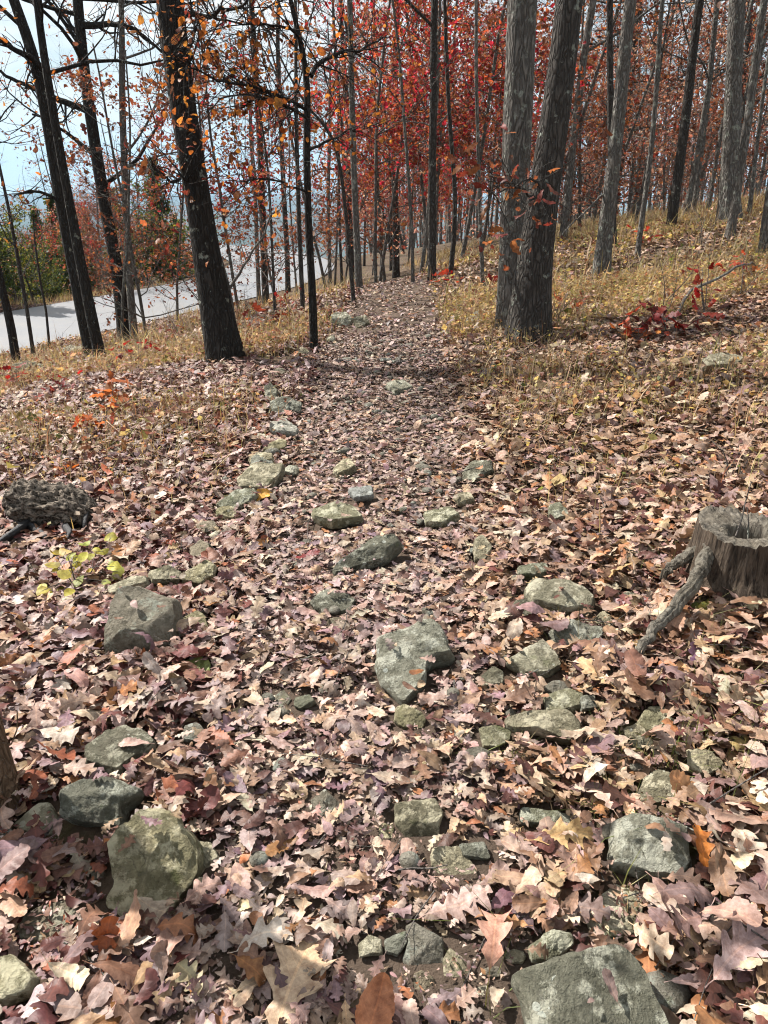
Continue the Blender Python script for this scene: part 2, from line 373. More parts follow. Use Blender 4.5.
V_, F_ = strip(near_e, near_e+_nn*ROADW, 6, .004, ROADZ)
link('road', fast_mesh('road', V_, F_, mat=road_material()), kind='structure', label='pale sunlit road curving past the wood below the trail')
def trail_t(x, y):
    """signed closeness to the trail: 1 on it, 0 off it"""
    o = np.zeros(x.shape); 
    for a in range(0,len(x),20000):
        X = x[a:a+20000]; Y = y[a:a+20000]; d = (X[:,None]-tcn_[None,:,0])**2+(Y[:,None]-tcn_[None,:,1])**2
        k = d.argmin(1); hw = np.hypot(*(tl-tr).T)[k]/2; o[a:a+20000] = 1-sstep(.75,1.25,np.sqrt(d.min(1))/hw)
    return o

# ------------------------------------------------------------------ rocks, each traced and set at its own distance
ROCK_TOPS = []      # (x, y, z) of rock surface points, for resting leaves round and on them
def poly_radius(P, th):
    """distance from origin to polygon P along each angle"""
    A = P; B = np.roll(P,-1,0); out = np.zeros(len(th))
    for i, t in enumerate(th):
        d = np.array([math.cos(t), math.sin(t)]); e = B-A; den = d[0]*e[:,1]-d[1]*e[:,0]
        with np.errstate(divide='ignore', invalid='ignore'):
            s = (A[:,0]*e[:,1]-A[:,1]*e[:,0])/den; v = (A[:,0]*d[1]-A[:,1]*d[0])/den
        ok = (np.abs(den)>1e-12)&(s>0)&(v>=-1e-6)&(v<=1+1e-6); out[i] = s[ok].max() if ok.any() else .01
    return out
def rock(label, mat, org, sc, pts, tilt=12, h=.03, hf=.35, hb=.7, facets=None, seed=None, rough=1.0, group=None, name='rock', cat='rock', detail=1):
    pts = [(org[0]+a/sc, org[1]+b/sc) for a,b in pts]; seed = seed if seed is not None else int(pts[0][0]*7+pts[0][1]*13)
    rg = rngf(seed); px = np.array([p[0] for p in pts]); py = np.array([p[1] for p in pts])
    cx, cyy = px.mean(), py.mean(); bot = py.max()
    nrm = np.array([0, -math.sin(R(tilt)), math.cos(R(tilt))])
    if tilt < 25: P0 = G(cx, cyy, h)
    else: P0 = G(cx, bot-1.0); P0 = P0+np.array([0,.0,.0])
    if P0[1] > 2.6: P0 = P0+np.array([0,0,.08])
    Q = []
    for x, y in pts:
        d = ray(x,y); t = ((P0-np.array([0,0,EYE]))@nrm)/(d@nrm); Q.append(np.array([0,0,EYE])+d*t)
    Q = np.array(Q); Cn = Q.mean(0); e1 = np.array([1.0,0,0]); e2 = np.cross(nrm,e1)
    P2 = np.stack([(Q-Cn)@e1, (Q-Cn)@e2],1); 
    # area centroid, so the polar trace stays inside
    M = 112 if detail else 64; th = np.linspace(0,2*np.pi,M,endpoint=False); Rad = poly_radius(P2, th)
    Rad = .5*Rad+.25*(np.roll(Rad,1)+np.roll(Rad,-1)); Rm = Rad.mean()
    Rad = Rad*(1+.035*fbm(np.stack([np.cos(th)*3,np.sin(th)*3,th*0+seed*.1],-1),4,seed))
    uf = np.r_[np.linspace(.04,.8,15), np.array([.86,.91,.95,.98,1.0])]
    ub = np.array([1.02,1.05,1.05,1.02,.96,.86,.7]); zb = -np.array([.10,.25,.45,.62,.78,.9,1.0])
    rows = []; F = []
    fac = facets if facets is not None else [(rg.uniform(-.5,.5), rg.uniform(-.5,.5), rg.uniform(.55,.9)) for _ in range(4)]
    for u in uf:
        X = Rad*u*np.cos(th); Y = Rad*u*np.sin(th); z = hf*(1-u**5)**.55*np.ones(M) if u<1 else np.zeros(M)
        for gx_, gy_, c in fac: z = np.minimum(z, np.maximum(hf*c + (gx_*X+gy_*Y)/Rm*hf*1.2, 0.0 if u>=1 else hf*.02*(1-u)))
        rows.append(np.stack([X,Y,z*Rm],1))
    for u, zz in zip(ub, zb):
        rows.append(np.stack([Rad*u*np.cos(th), Rad*u*np.sin(th), np.full(M, zz*hb*Rm)],1))
    V = np.concatenate(rows); n = len(rows)
    i = np.arange(n-1)[:,None]*M; j = np.arange(M)[None]; k = (j+1)%M
    F = np.stack([i+j,i+M+j,i+M+k,i+k],-1).reshape(-1,4)
    c0 = len(V); top = rows[0].mean(0); bt = rows[-1].mean(0)-np.array([0,0,.03*Rm]); V = np.vstack([V, top, bt])
    jj = np.arange(M); T1 = np.stack([np.full(M,c0), jj, (jj+1)%M],1); e = (n-1)*M; T2 = np.stack([np.full(M,c0+1), e+(jj+1)%M, e+jj],1)
    W = Cn[None]+V[:,:1]*e1+V[:,1:2]*e2+V[:,2:]*nrm
    # displace along the outward direction
    nd = W-(Cn-nrm*hb*Rm*.4); nd /= np.linalg.norm(nd,axis=1)[:,None]
    s = W/Rm
    dsp = .14*fbm(s*1.5,3,seed+5)+.07*(1-2*np.abs(fbm(s*2.6,3,seed+9)))*1.0+.03*fbm(s*8,4,seed+2)
    stepn = np.round(fbm(s*np.array([1.0,1.0,2.2]),2,seed+3)*4)/4*.05
    W = W+nd*((dsp+stepn)*Rm*rough)[:,None]
    base = Cn.copy(); base[2] = Hs(Cn[0],Cn[1])
    me = fast_mesh(name, W-base, [F,T1,T2], mat=ROCKM[mat])
    try: me.set_sharp_from_angle(angle=R(38))
    except Exception: pass
    o = link(name, me, None, base, label=label, category=cat, group=group)
    ROCK_TOPS.append(W[:len(uf)*M]); return o
A1=(80,560);A2=(80,780);A3=(360,600);A5=(500,780);A6=(350,880);A7=(480,540);A8=(200,360);A9=(384,724);A10=(384,440);A11=(0,440);A12=(0,700);A13=(280,220);A14=(0,880);A15=(0,220);A16=(384,220)
S=3.84
ROCKS = [
 ('squarish cracked boulder beside the yellow green seedling at the trail edge','brown',A1,S,[(145,105),(215,100),(300,140),(355,160),(362,230),(350,310),(300,375),(240,385),(190,360),(130,392),(95,365),(95,260),(120,180)],dict(tilt=48,hf=.55,hb=1.0,facets=[(0,-.55,.62),(0,.9,.86),(-.6,0,.9),(.7,0,.95)],rough=.55)),
 ('tall upright greenish boulder with a deep shadow under its side','green',A2,S,[(240,120),(300,130),(370,150),(400,200),(430,235),(445,330),(420,400),(380,430),(350,525),(270,530),(200,515),(170,520),(90,480),(130,400),(110,290),(120,240),(180,180),(205,140)],dict(tilt=42,hf=.62,hb=.9,facets=[(-.25,-.1,.62),(-1.3,.1,.45),(.15,-.75,.55),(.25,.3,.55),(1.4,-.1,.25)],rough=1.0)),
 ('small rough rock tucked behind the tall greenish boulder','grey',A2,S,[(430,235),(500,240),(530,300),(470,335),(440,330)],dict(tilt=20,hf=.5)),
 ('pointed flat boulder with a lichen mottled top in the middle of the trail','grey',A3,5.486,[(105,210),(150,180),(240,175),(330,110),(400,100),(440,130),(470,200),(500,270),(520,300),(440,300),(370,340),(365,420),(300,500),(235,550),(190,490),(130,420),(115,330)],dict(tilt=20,h=.09,hf=.22,hb=.7,facets=[(.3,.1,.8),(-.2,.3,.9),(.7,.5,1.2)],rough=.7)),
 ('small block just below the pointed flat boulder','green',A3,5.486,[(200,590),(240,580),(340,620),(360,660),(340,700),(240,700),(190,660)],dict(tilt=18,h=.03,hf=.5)),
 ('large angular slab with white lichen spots at the foot of the trail','dark',A5,2.866,[(45,550),(90,530),(200,490),(340,475),(370,490),(420,570),(480,699),(520,800),(60,800),(95,690)],dict(tilt=14,h=.11,hf=.16,hb=.6,facets=[(.25,.1,.9),(-1.1,0,.55),(0,-.1,.9)],rough=.45)),
 ('rounded grey block beside an orange oak leaf','grey',A5,2.866,[(330,120),(380,100),(480,115),(530,140),(540,240),(510,270),(430,265),(325,240),(330,180)],dict(tilt=22,h=.05,hf=.45,facets=[(0,.6,.85),(0,-.3,.9),(-.4,0,.95)],rough=.7)),
 ('half buried grey rock behind the rounded grey block','grey',A9,2,[(505,150),(520,110),(550,95),(600,108),(605,150),(560,158)],dict(tilt=20,hf=.4,h=.02)),
 ('broad flat stone sunk in the soil between the rounded block and the large slab','grey',A5,2.866,[(255,370),(330,300),(390,320),(415,330),(400,440),(290,450),(260,400)],dict(tilt=8,h=.015,hf=.12,rough=.5)),
 ('dark pointed rock wedged among leaves beside the large slab','dark',A5,2.866,[(565,370),(620,335),(660,380),(670,410),(620,430),(575,400)],dict(tilt=25,h=.03,hf=.5)),
 ('mossy stone touching the top edge of the large slab','green',A5,2.866,[(80,480),(150,430),(200,440),(210,470),(150,515),(95,520)],dict(tilt=20,h=.04,hf=.4)),
 ('dark squared block standing in the leaves low on the trail','dark',A9,2,[(25,160),(100,150),(118,180),(110,225),(50,235),(22,200)],dict(tilt=40,hf=.5,facets=[(0,.7,.85),(0,-.6,.7),(.6,0,.9)],rough=.6)),
 ('small stone against the side of the dark squared block','green',A9,2,[(-6,196),(18,204),(20,238),(-12,242)],dict(tilt=30,hf=.5,detail=0)),
 ('pale slanting rock half covered by leaves below the dark squared block','grey',A9,2,[(100,250),(150,245),(190,300),(130,315),(98,290)],dict(tilt=30,hf=.35)),
 ('low dark stone beside the pale slanting rock','dark',A9,2,[(150,240),(200,235),(215,270),(160,262)],dict(tilt=15,hf=.3,detail=0)),
 ('long mossy ledge buried in leaves above the rounded grey block','green',A9,2,[(275,165),(330,175),(410,190),(420,210),(330,205),(280,195)],dict(tilt=15,h=.02,hf=.3)),
 ('largest of the knot of stones at the foot of the trail','brown',A6,4.04,[(225,185),(265,175),(330,215),(375,240),(375,330),(345,385),(300,365),(215,340),(235,250)],dict(tilt=32,hf=.5,facets=[(0,-.4,.85),(0,.8,.8),(.8,0,.8),(-.5,.2,.9)],rough=.6)),
 ('pale pear shaped stone on the right of the knot of stones','grey',A6,4.04,[(380,320),(405,275),(450,310),(495,370),(480,420),(430,430),(380,410)],dict(tilt=25,hf=.45,rough=.5)),
 ('egg shaped stone at the bottom of the knot of stones','brown',A6,4.04,[(260,380),(290,365),(340,400),(345,470),(320,490),(270,470),(255,420)],dict(tilt=25,hf=.5,rough=.4,detail=0)),
 ('bluish cobble half under leaves on the left of the knot of stones','grey',A6,4.04,[(35,260),(80,220),(125,240),(130,300),(80,300),(40,310)],dict(tilt=20,hf=.5,rough=.4,detail=0)),
 ('small stone wedged between the bluish cobble and the largest stone','grey',A6,4.04,[(140,240),(225,205),(230,250),(190,305),(145,290)],dict(tilt=20,hf=.5,rough=.5,detail=0)),
 ('tiny pale stone beside the green sprout','pale',A6,4.04,[(495,440),(550,425),(570,450),(530,485),(500,470)],dict(tilt=10,hf=.4,h=.01,detail=0)),
 ('thin greenish slab lying under a pinkish leaf above the green sprout','green',A6,4.04,[(540,290),(640,285),(640,335),(570,350)],dict(tilt=8,h=.01,hf=.2,detail=0)),
 ('broad bluish rock left of the stump','grey',A7,S,[(180,190),(200,155),(330,160),(400,190),(440,220),(430,260),(330,262),(210,235)],dict(tilt=15,h=.06,hf=.3,facets=[(.1,.5,.8),(-.3,0,.9)],rough=.7)),
 ('small bluish block on the left end of the broad bluish rock','dark',A7,S,[(125,240),(180,225),(215,240),(240,270),(180,310),(125,300)],dict(tilt=28,hf=.45,rough=.6)),
 ('rugged rock in the middle of the pile left of the stump','grey',A7,S,[(280,350),(340,315),(440,330),(465,340),(460,400),(410,435),(340,420),(290,390)],dict(tilt=28,hf=.45,rough=1.1)),
 ('small stone perched on the corner of the rugged rock','grey',A7,S,[(430,310),(470,275),(520,310),(480,338)],dict(tilt=25,hf=.5,detail=0)),
 ('smooth wedge shaped rock below the rugged rock','grey',A7,S,[(105,465),(170,420),(240,385),(290,430),(310,480),(260,510),(180,515),(150,490)],dict(tilt=18,h=.04,hf=.35,rough=.5)),
 ('low rounded stone left of the smooth wedge shaped rock','dark',A7,S,[(0,530),(50,485),(90,510),(85,550),(20,560)],dict(tilt=20,hf=.5,rough=.5,detail=0)),
 ('long flat topped slab lying across the right side of the trail','grey',A7,S,[(100,680),(170,660),(340,655),(380,690),(385,740),(340,768),(220,725),(110,715)],dict(tilt=16,h=.05,hf=.3,facets=[(0,.7,.8),(0,-.1,.9),(.6,0,.95)],rough=.5)),
 ('worn stone at the left end of the long flat topped slab','green',A7,S,[(0,720),(60,715),(120,735),(110,768),(60,795),(15,790)],dict(tilt=22,h=.03,hf=.4,rough=.5)),
 ('moss covered ledge above the long flat topped slab','green',A7,S,[(250,600),(340,570),(390,590),(385,640),(310,655),(255,650)],dict(tilt=14,h=.03,hf=.3)),
 ('pale lumpy stone beside the moss covered ledge','grey',A7,S,[(385,600),(440,598),(445,640),(390,655)],dict(tilt=20,hf=.5,detail=0)),
 ('cracked greenish stone among grass below the stump','green',A7,S,[(610,690),(650,640),(700,640),(750,700),(705,732),(640,732)],dict(tilt=14,h=.03,hf=.3)),
 ('mossy flat stone above the broad bluish rock','green',A7,S,[(150,100),(250,90),(270,115),(205,135),(150,132)],dict(tilt=12,h=.02,hf=.3)),
 ('long dark ledge rising out of the centre of the trail','dark',(0,0),1,[(333,566),(352,556),(376,539),(395,536),(402,546),(385,560),(350,567),(337,572)],dict(tilt=22,h=.03,hf=.5,facets=[(0,.8,.8),(.3,-.3,.9)],rough=.7)),
 ('flat plate of rock in the trail beyond the dark ledge','green',A8,3.49,[(390,525),(480,500),(540,515),(570,545),(500,556),(460,560),(400,545)],dict(tilt=10,h=.03,hf=.3,rough=.5)),
 ('squat greenish stone on the right side of the trail','green',A10,2,[(80,145),(130,135),(150,150),(120,167),(85,162)],dict(tilt=15,h=.03,hf=.4)),
 ('dark green angular stone standing beyond the squat greenish one','dark',A10,2,[(160,60),(180,45),(215,45),(218,65),(190,80),(160,80)],dict(tilt=28,hf=.5,rough=.8)),
 ('pale peaked stone in the middle of the trail ahead','grey',A8,3.49,[(465,385),(490,355),(520,345),(545,375),(520,392),(480,402)],dict(tilt=24,hf=.45)),
 ('thin pale stone flush with the trail beyond the flat plate of rock','pale',A8,3.49,[(520,450),(600,440),(600,470),(540,478)],dict(tilt=6,h=.01,hf=.2,detail=0)),
 ('lowest block of the stone edging left of the trail','green',A8,3.49,[(60,500),(130,450),(190,452),(200,470),(180,500),(100,528)],dict(tilt=35,hf=.4,rough=.8)),
 ('long leaning slab of the stone edging left of the trail','grey',A8,3.49,[(130,420),(180,365),(290,360),(282,400),(240,448),(200,452),(140,446)],dict(tilt=28,h=.08,hf=.3,facets=[(.1,.3,.8),(-.3,-.2,.85)],rough=.8)),
 ('pale stone lying against the top of the long leaning slab','grey',A8,3.49,[(170,345),(200,325),(250,330),(255,350),(180,362)],dict(tilt=22,hf=.4)),
 ('angled stone of the edging with a dark shaded end','green',A8,3.49,[(215,315),(275,278),(300,278),(297,305),(260,325)],dict(tilt=26,hf=.4)),
 ('pale weathered slab of the edging above the angled stone','pale',A8,3.49,[(242,215),(300,210),(340,235),(335,255),(270,250),(245,237)],dict(tilt=18,h=.06,hf=.3)),
 ('dark pitted boulder of the edging','dark',A8,3.49,[(245,150),(290,135),(350,150),(350,180),(300,190),(245,185)],dict(tilt=28,hf=.45,rough=1.2)),
 ('small upright stone at the far end of the edging','grey',A8,3.49,[(225,95),(245,80),(268,100),(265,150),(235,147)],dict(tilt=45,hf=.45)),
 ('squarish pale rock at the left of the trail beside the slender trunk','grey',A13,3.49,[(180,330),(230,320),(252,350),(242,368),(185,374)],dict(tilt=40,hf=.45,facets=[(0,-.5,.7),(0,.7,.9)])),
 ('low rounded stone nearer the slender trunk','grey',A13,3.49,[(163,410),(190,400),(192,437),(165,437)],dict(tilt=35,hf=.5,detail=0)),
 ('dark stone beside the squarish pale rock','dark',A13,3.49,[(255,345),(300,335),(312,360),(270,378)],dict(tilt=25,hf=.5,detail=0)),
 ('white rock in the grass left of the twin trunks','pale',A13,3.49,[(645,348),(690,320),(712,320),(690,360),(652,370)],dict(tilt=30,hf=.45)),
 ('mottled flat boulder up the bank from the white patched one','dark',A12,S,[(325,180),(400,130),(480,100),(540,110),(590,160),(545,200),(450,265),(335,238)],dict(tilt=15,h=.06,hf=.35,rough=.6)),
 ('dark boulder with white lichen patches near the nearest trunk','dark',A12,S,[(235,350),(330,305),(400,300),(530,340),(540,370),(470,410),(460,480),(380,468),(290,460),(240,420)],dict(tilt=24,h=.06,hf=.45,facets=[(0,.8,.8),(.1,-.3,.9)],rough=1.0)),
 ('bluish triangular stone leaning near the nearest trunk','grey',A12,S,[(50,480),(150,395),(190,395),(240,490),(220,525),(150,520)],dict(tilt=26,hf=.4,rough=.4)),
 ('rounded tan stone cut by the edge of the picture under the nearest trunk','brown',A12,S,[(-40,500),(30,488),(90,540),(70,580),(0,588),(-40,570)],dict(tilt=26,hf=.5,rough=.4)),
 ('small brown pebble left of the tall greenish boulder','brown',A12,S,[(345,640),(380,620),(405,650),(390,690),(355,690)],dict(tilt=25,hf=.6,rough=.3,detail=0)),
 ('mossy rock in shade at the bottom corner of the trail bank','green',A14,S,[(-60,300),(40,290),(80,320),(140,380),(120,440),(60,460),(-60,500)],dict(tilt=24,h=.05,hf=.5,rough=.7)),
 ('flat earthy stone below the tall greenish boulder','brown',A14,S,[(60,170),(140,110),(250,80),(300,110),(260,200),(160,240),(80,220)],dict(tilt=10,h=.015,hf=.15,rough=.6)),
 ('slanted green stone behind the squarish cracked boulder','green',A1,S,[(390,60),(480,5),(520,20),(512,60),(460,97),(400,77)],dict(tilt=24,hf=.4)),
 ('flat dark stone between the slanted green stone and the narrow ledge','dark',A1,S,[(262,52),(340,25),(390,45),(372,72),(280,78)],dict(tilt=16,hf=.35)),
 ('narrow ledge of stone behind the top of the squarish cracked boulder','grey',A1,S,[(110,100),(190,70),(255,65),(262,92),(200,102),(115,127)],dict(tilt=16,hf=.35)),
 ('greenish stone to the right of the squarish cracked boulder','green',A1,S,[(385,225),(450,195),(480,215),(492,260),(450,287),(400,252)],dict(tilt=24,hf=.4)),
 ('tan stone lying in leaves above the slanted green stone','brown',A11,2,[(380,215),(400,200),(420,210),(417,235),(385,237)],dict(tilt=20,hf=.4,detail=0)),
 ('dark mound of rock with a pebble at its foot in the left of the trail','dark',A11,2,[(625,322),(660,300),(710,320),(702,350),(645,347)],dict(tilt=18,hf=.35,rough=1.1)),
 ('round pebble at the foot of the dark mound of rock','brown',A11,2,[(655,360),(680,355),(690,370),(667,382)],dict(tilt=25,hf=.6,rough=.3,detail=0)),
 ('left stone of the small pair lying in the trail','brown',A11,2,[(545,515),(568,500),(583,520),(575,540),(550,542)],dict(tilt=25,hf=.5,rough=.4,detail=0)),
 ('right stone of the small pair lying in the trail','green',A11,2,[(590,515),(620,510),(632,525),(600,537),(588,530)],dict(tilt=18,hf=.5,rough=.4,detail=0)),
 ('small stone half hidden among leaves near the mottled flat boulder','brown',A1,S,[(400,640),(450,625),(485,660),(470,700),(400,690)],dict(tilt=22,hf=.5,rough=.5,detail=0)),
 ('brown lump of stone alone in the leaves left of the dark squared block','brown',(0,724),2,[(622,152),(650,130),(680,160),(670,190),(632,187)],dict(tilt=30,hf=.5,facets=[(.7,0,.8),(-.5,.2,.8)],rough=.5)),
 ('tiny pale pebble beside the brown lump of stone','grey',(0,724),2,[(600,175),(615,168),(622,185),(605,192)],dict(tilt=25,hf=.6,rough=.3,detail=0)),
 ('upright thin grey stone poking from the leaves far up the right of the trail','grey',A10,2,[(180,200),(200,190),(215,215),(200,240),(182,236)],dict(tilt=20,hf=.4,detail=0)),
 ('faceted stone at the grass edge right of the trail','grey',A9,2,[(610,52),(650,52),(680,80),(645,106),(614,90)],dict(tilt=22,h=.03,hf=.4)),
 ('long low dark rock at the left edge before the road','dark',A15,2,[(22,292),(60,285),(105,293),(102,310),(40,314)],dict(tilt=35,hf=.4)),
 ('grey rock beside the road embankment behind the left trunks','grey',A15,2,[(115,272),(140,250),(165,253),(162,270),(120,277)],dict(tilt=35,hf=.4)),
 ('pale outcrop in the grass up the right slope','grey',A16,2,[(630,285),(660,270),(720,275),(702,290),(642,293)],dict(tilt=18,hf=.4)),
 ('mossy stone deep in leaves on the right of the trail','green',A10,2,[(330,132),(352,124),(370,150),(335,158)],dict(tilt=18,hf=.4,detail=0)),
 ('small cobble near the stump pile in the leaves','grey',A9,2,[(480,10),(505,0),(525,12),(515,30),(488,30)],dict(tilt=22,hf=.5,detail=0)),
 ('flat stone showing through leaves above the mossy flat stone','grey',A10,2,[(140,110),(170,104),(182,118),(150,126)],dict(tilt=10,hf=.3,detail=0)),
 ('worn stone plate near the far bend of the trail','grey',A13,3.49,[(370,570),(430,560),(460,580),(400,596)],dict(tilt=8,h=.01,hf=.2,detail=0)),
]
for lb, mt, cx0, cy0, wd0 in [
 ('wedge of stone between the long leaning slab and the angled edging stone','grey',262,462,24),('small green stone touching the left of the lowest edging block','green',226,512,20),
 ('flat stone filling the gap between the angled stone and the pale weathered slab','pale',284,431,20),('little dark stone between the pitted boulder and the small upright stone','dark',276,394,14),
 ('grey cobble right of the long leaning slab facing the trail','grey',292,470,16),('small stone at the trail edge just past the small upright stone','brown',280,372,12),
 ('low stone half way from the edging to the squarish pale rock','grey',303,352,13),('brown stone below the lowest edging block','brown',208,527,22),
 ('thin slab right of the broad bluish rock near the stump','grey',628,600,24),('small tan cobble between the smooth wedge shaped rock and the flat topped slab','brown',556,688,22),
 ('dark cobble under the cracked greenish stone','dark',640,742,24),('tan cobble right of the pear shaped stone','brown',492,972,20),('small stone left of the large angular slab corner','grey',515,957,22)]:
    rk_ = rngf(cx0+cy0); a_ = np.linspace(0,6.283,8)[:-1]; ROCKS.append((lb,mt,(cx0,cy0),1,[(wd0*.5*math.cos(t)*rk_.uniform(.8,1.15), wd0*.3*math.sin(t)*rk_.uniform(.8,1.15)) for t in a_],dict(tilt=22,h=.02,hf=.45,detail=0)))
for lb, mt, og, sc_, pts_, kw in ROCKS: rock(lb, mt, og, sc_, pts_, **kw)
RT = np.concatenate(ROCK_TOPS)
# plan map of rock tops
MX0, MY0, MS = -6.0, .3, .02; MW, MH = 600, 700
RMAP = np.full((MH, MW), -99.0)
ix = ((RT[:,0]-MX0)/MS).astype(int); iy = ((RT[:,1]-MY0)/MS).astype(int); ok = (ix>0)&(ix<MW)&(iy>0)&(iy<MH)
np.maximum.at(RMAP, (iy[ok],ix[ok]), RT[ok,2])
RMAPD = RMAP
for _ in range(1):
    RMAP = np.maximum.reduce([RMAP, np.roll(RMAP,1,0), np.roll(RMAP,-1,0), np.roll(RMAP,1,1), np.roll(RMAP,-1,1)]) if _<=1 else RMAP
RMAPD = RMAP
for _ in range(2): RMAPD = np.maximum.reduce([RMAPD, np.roll(RMAPD,1,0), np.roll(RMAPD,-1,0), np.roll(RMAPD,1,1), np.roll(RMAPD,-1,1)])
def rock_near(x, y):
    ix = ((x-MX0)/MS).astype(int); iy = ((y-MY0)/MS).astype(int); ok = (ix>0)&(ix<MW)&(iy>0)&(iy<MH)
    o = np.full(x.shape, -99.0); o[ok] = RMAPD[iy[ok],ix[ok]]; return o
def rock_top(x, y):
    ix = ((x-MX0)/MS).astype(int); iy = ((y-MY0)/MS).astype(int); ok = (ix>0)&(ix<MW)&(iy>0)&(iy<MH)
    o = np.full(x.shape, -99.0); o[ok] = RMAP[iy[ok],ix[ok]]; return o

# ------------------------------------------------------------------ leaves
def leaf_template(rg, St=30, cols=5, kind=None, petiole=True):
    kind = kind if kind is not None else rg.choice(['white','white','white','red','chestnut'])
    lobes = {'white':rg.uniform(3.5,4.8),'red':rg.uniform(3.0,3.8),'chestnut':rg.uniform(6,8),'ovate':1.0}[kind]
    depth_ = {'white':rg.uniform(.58,.8),'red':rg.uniform(.58,.78),'chestnut':.16,'ovate':0.0}[kind]
    wid = {'white':rg.uniform(.24,.31),'red':rg.uniform(.29,.37),'chestnut':rg.uniform(.2,.27),'ovate':.34}[kind]
    s = np.linspace(0,1,St)
    env = np.sin(np.pi*np.clip(s,0,1)**(.8 if kind=='ovate' else 1.25))**.62
    ph = rg.uniform(-.15,.15)
    if kind == 'red': saw = np.abs(((s*lobes+ph)%1)-.5)*2; lob = 1-depth_*(saw**.8)
    else: lob = 1-depth_*(.5+.5*np.cos(2*np.pi*(s*lobes+ph)))**1.4
    pet = .16 if petiole else .0
    V = []; U = []
    npet = 2 if petiole else 0
    ctr_y = rg.normal(0,.05)*np.sin(s*3)+rg.normal(0,.03)*s
    asym = rg.uniform(.85,1.15)
    for side_f in [0]:
        c = np.linspace(-1,1,cols)
        for i in range(npet):
            x = -pet+pet*i/npet
            V.append(np.stack([np.full(cols,x), c*.007, np.zeros(cols)],1)); U.append(np.stack([np.zeros(cols), .5+c*.01],1))
        for i in range(St):
            wv = np.where(c<0, wid, wid*asym)*env[i]*lob[i]*(1+rg.normal(0,.04))+.004
            fwd = .30*np.abs(c)*wv*(1.2 if kind!='ovate' else .2)
            V.append(np.stack([s[i]+fwd*np.abs(c), ctr_y[i]+c*wv, np.zeros(cols)],1)); U.append(np.stack([np.full(cols,s[i]), .5+c*wv],1))
    V = np.concatenate(V); U = np.concatenate(U); n = St+npet
    # curl
    cr = rg.normal(.0,1.0); x = V[:,0].copy(); y = V[:,1].copy()
    k1 = rg.uniform(.2,2.8)*(1 if rg.random()<.75 else -1)        # across
    ang = y*k1*(.6+.8*x); V[:,1] = np.sin(ang)/np.where(np.abs(k1*(.6+.8*x))<1e-6,1,k1*(.6+.8*x)); V[:,2] = (1-np.cos(ang))/(k1*(.6+.8*x)+1e-9)
    k2 = rg.normal(.2,1.0)                                          # along
    a2 = (x-.35)*k2; z0 = V[:,2].copy(); V[:,0] = np.sin(a2)/(k2+1e-9)-z0*np.sin(a2)+.35; V[:,2] = (1-np.cos(a2))/(k2+1e-9)+z0*np.cos(a2)
    V[:,2] += .06*fbm(np.stack([x*4,y*7,x*0+cr*9],1),3,int(rg.integers(999)))*(1+4*np.abs(y)) 
    tw = rg.normal(0,.5)*(x-.4); yy, zz = V[:,1].copy(), V[:,2].copy(); V[:,1] = yy*np.cos(tw)-zz*np.sin(tw); V[:,2] = yy*np.sin(tw)+zz*np.cos(tw)
    V[:,0] -= .45
    i = (np.arange(n-1)[:,None]*cols+np.arange(cols-1)[None]).ravel()
    return V, np.stack([i,i+1,i+1+cols,i+cols],1), U
def make_templates(seed, n, St, cols, kinds=None, pet=True):
    rg = rngf(seed); return [leaf_template(rg, St, cols, None if kinds is None else kinds[k%len(kinds)], pet) for k in range(n)]
T_HI = make_templates(3, 26, 28, 5)
T_MID = make_templates(5, 16, 12, 3)
T_LOW = make_templates(7, 10, 6, 3, pet=False)
T_TREE = make_templates(11, 10, 9, 3, ['red','white'], False)
T_TINY = make_templates(13, 6, 3, 3, ['ovate'], False)
T_OVATE = make_templates(17, 6, 8, 3, ['ovate'], True)
def rotmats(yaw, tilt, tdir, roll=None):
    """Z-rotation by yaw, then a tilt about a horizontal axis of heading tdir"""
    c, s = np.cos(yaw), np.sin(yaw); o = np.zeros_like(c); one = o+1
    Rz = np.stack([np.stack([c,-s,o],-1),np.stack([s,c,o],-1),np.stack([o,o,one],-1)],-2)
    ax = np.stack([np.cos(tdir),np.sin(tdir),o],-1); ct, st = np.cos(tilt), np.sin(tilt)
    K = np.zeros((len(c),3,3)); K[:,0,2] = ax[:,1]; K[:,1,2] = -ax[:,0]; K[:,2,0] = -ax[:,1]; K[:,2,1] = ax[:,0]
    I = np.eye(3)[None]; Rt = I+st[:,None,None]*K+(1-ct)[:,None,None]*(K@K)
    return Rt@Rz
def scatter(T, pos, size, yaw, tilt, tdir, col, rg, flip=.5, lift=True):
    """returns merged V,F,U,Ccol for many leaves"""
    n = len(pos); k = rg.integers(0,len(T),n); Rm_ = rotmats(yaw,tilt,tdir); fl = np.where(rg.random(n)<flip,-1.0,1.0)
    Vs=[];Fs=[];Us=[];Cs=[];off=0
    for ti,(V,F,U) in enumerate(T):
        m = np.where(k==ti)[0]
        if not len(m): continue
        L = V[None]*size[m,None,None]; L = L.copy(); L[:,:,2] *= fl[m,None]; L[:,:,1] *= fl[m,None]
        W = np.einsum('nij,nvj->nvi', Rm_[m], L)
        if lift: W[:,:,2] -= W[:,:,2].min(1)[:,None]*.8
        W += pos[m,None,:]
        Vs.append(W.reshape(-1,3)); Us.append(np.tile(U,(len(m),1))); Cs.append(np.repeat(col[m],len(V),0))
        Fs.append((F[None]+(np.arange(len(m))*len(V))[:,None,None]).reshape(-1,4)+off); off += len(m)*len(V)
    return np.concatenate(Vs), np.concatenate(Fs), np.concatenate(Us), np.concatenate(Cs)
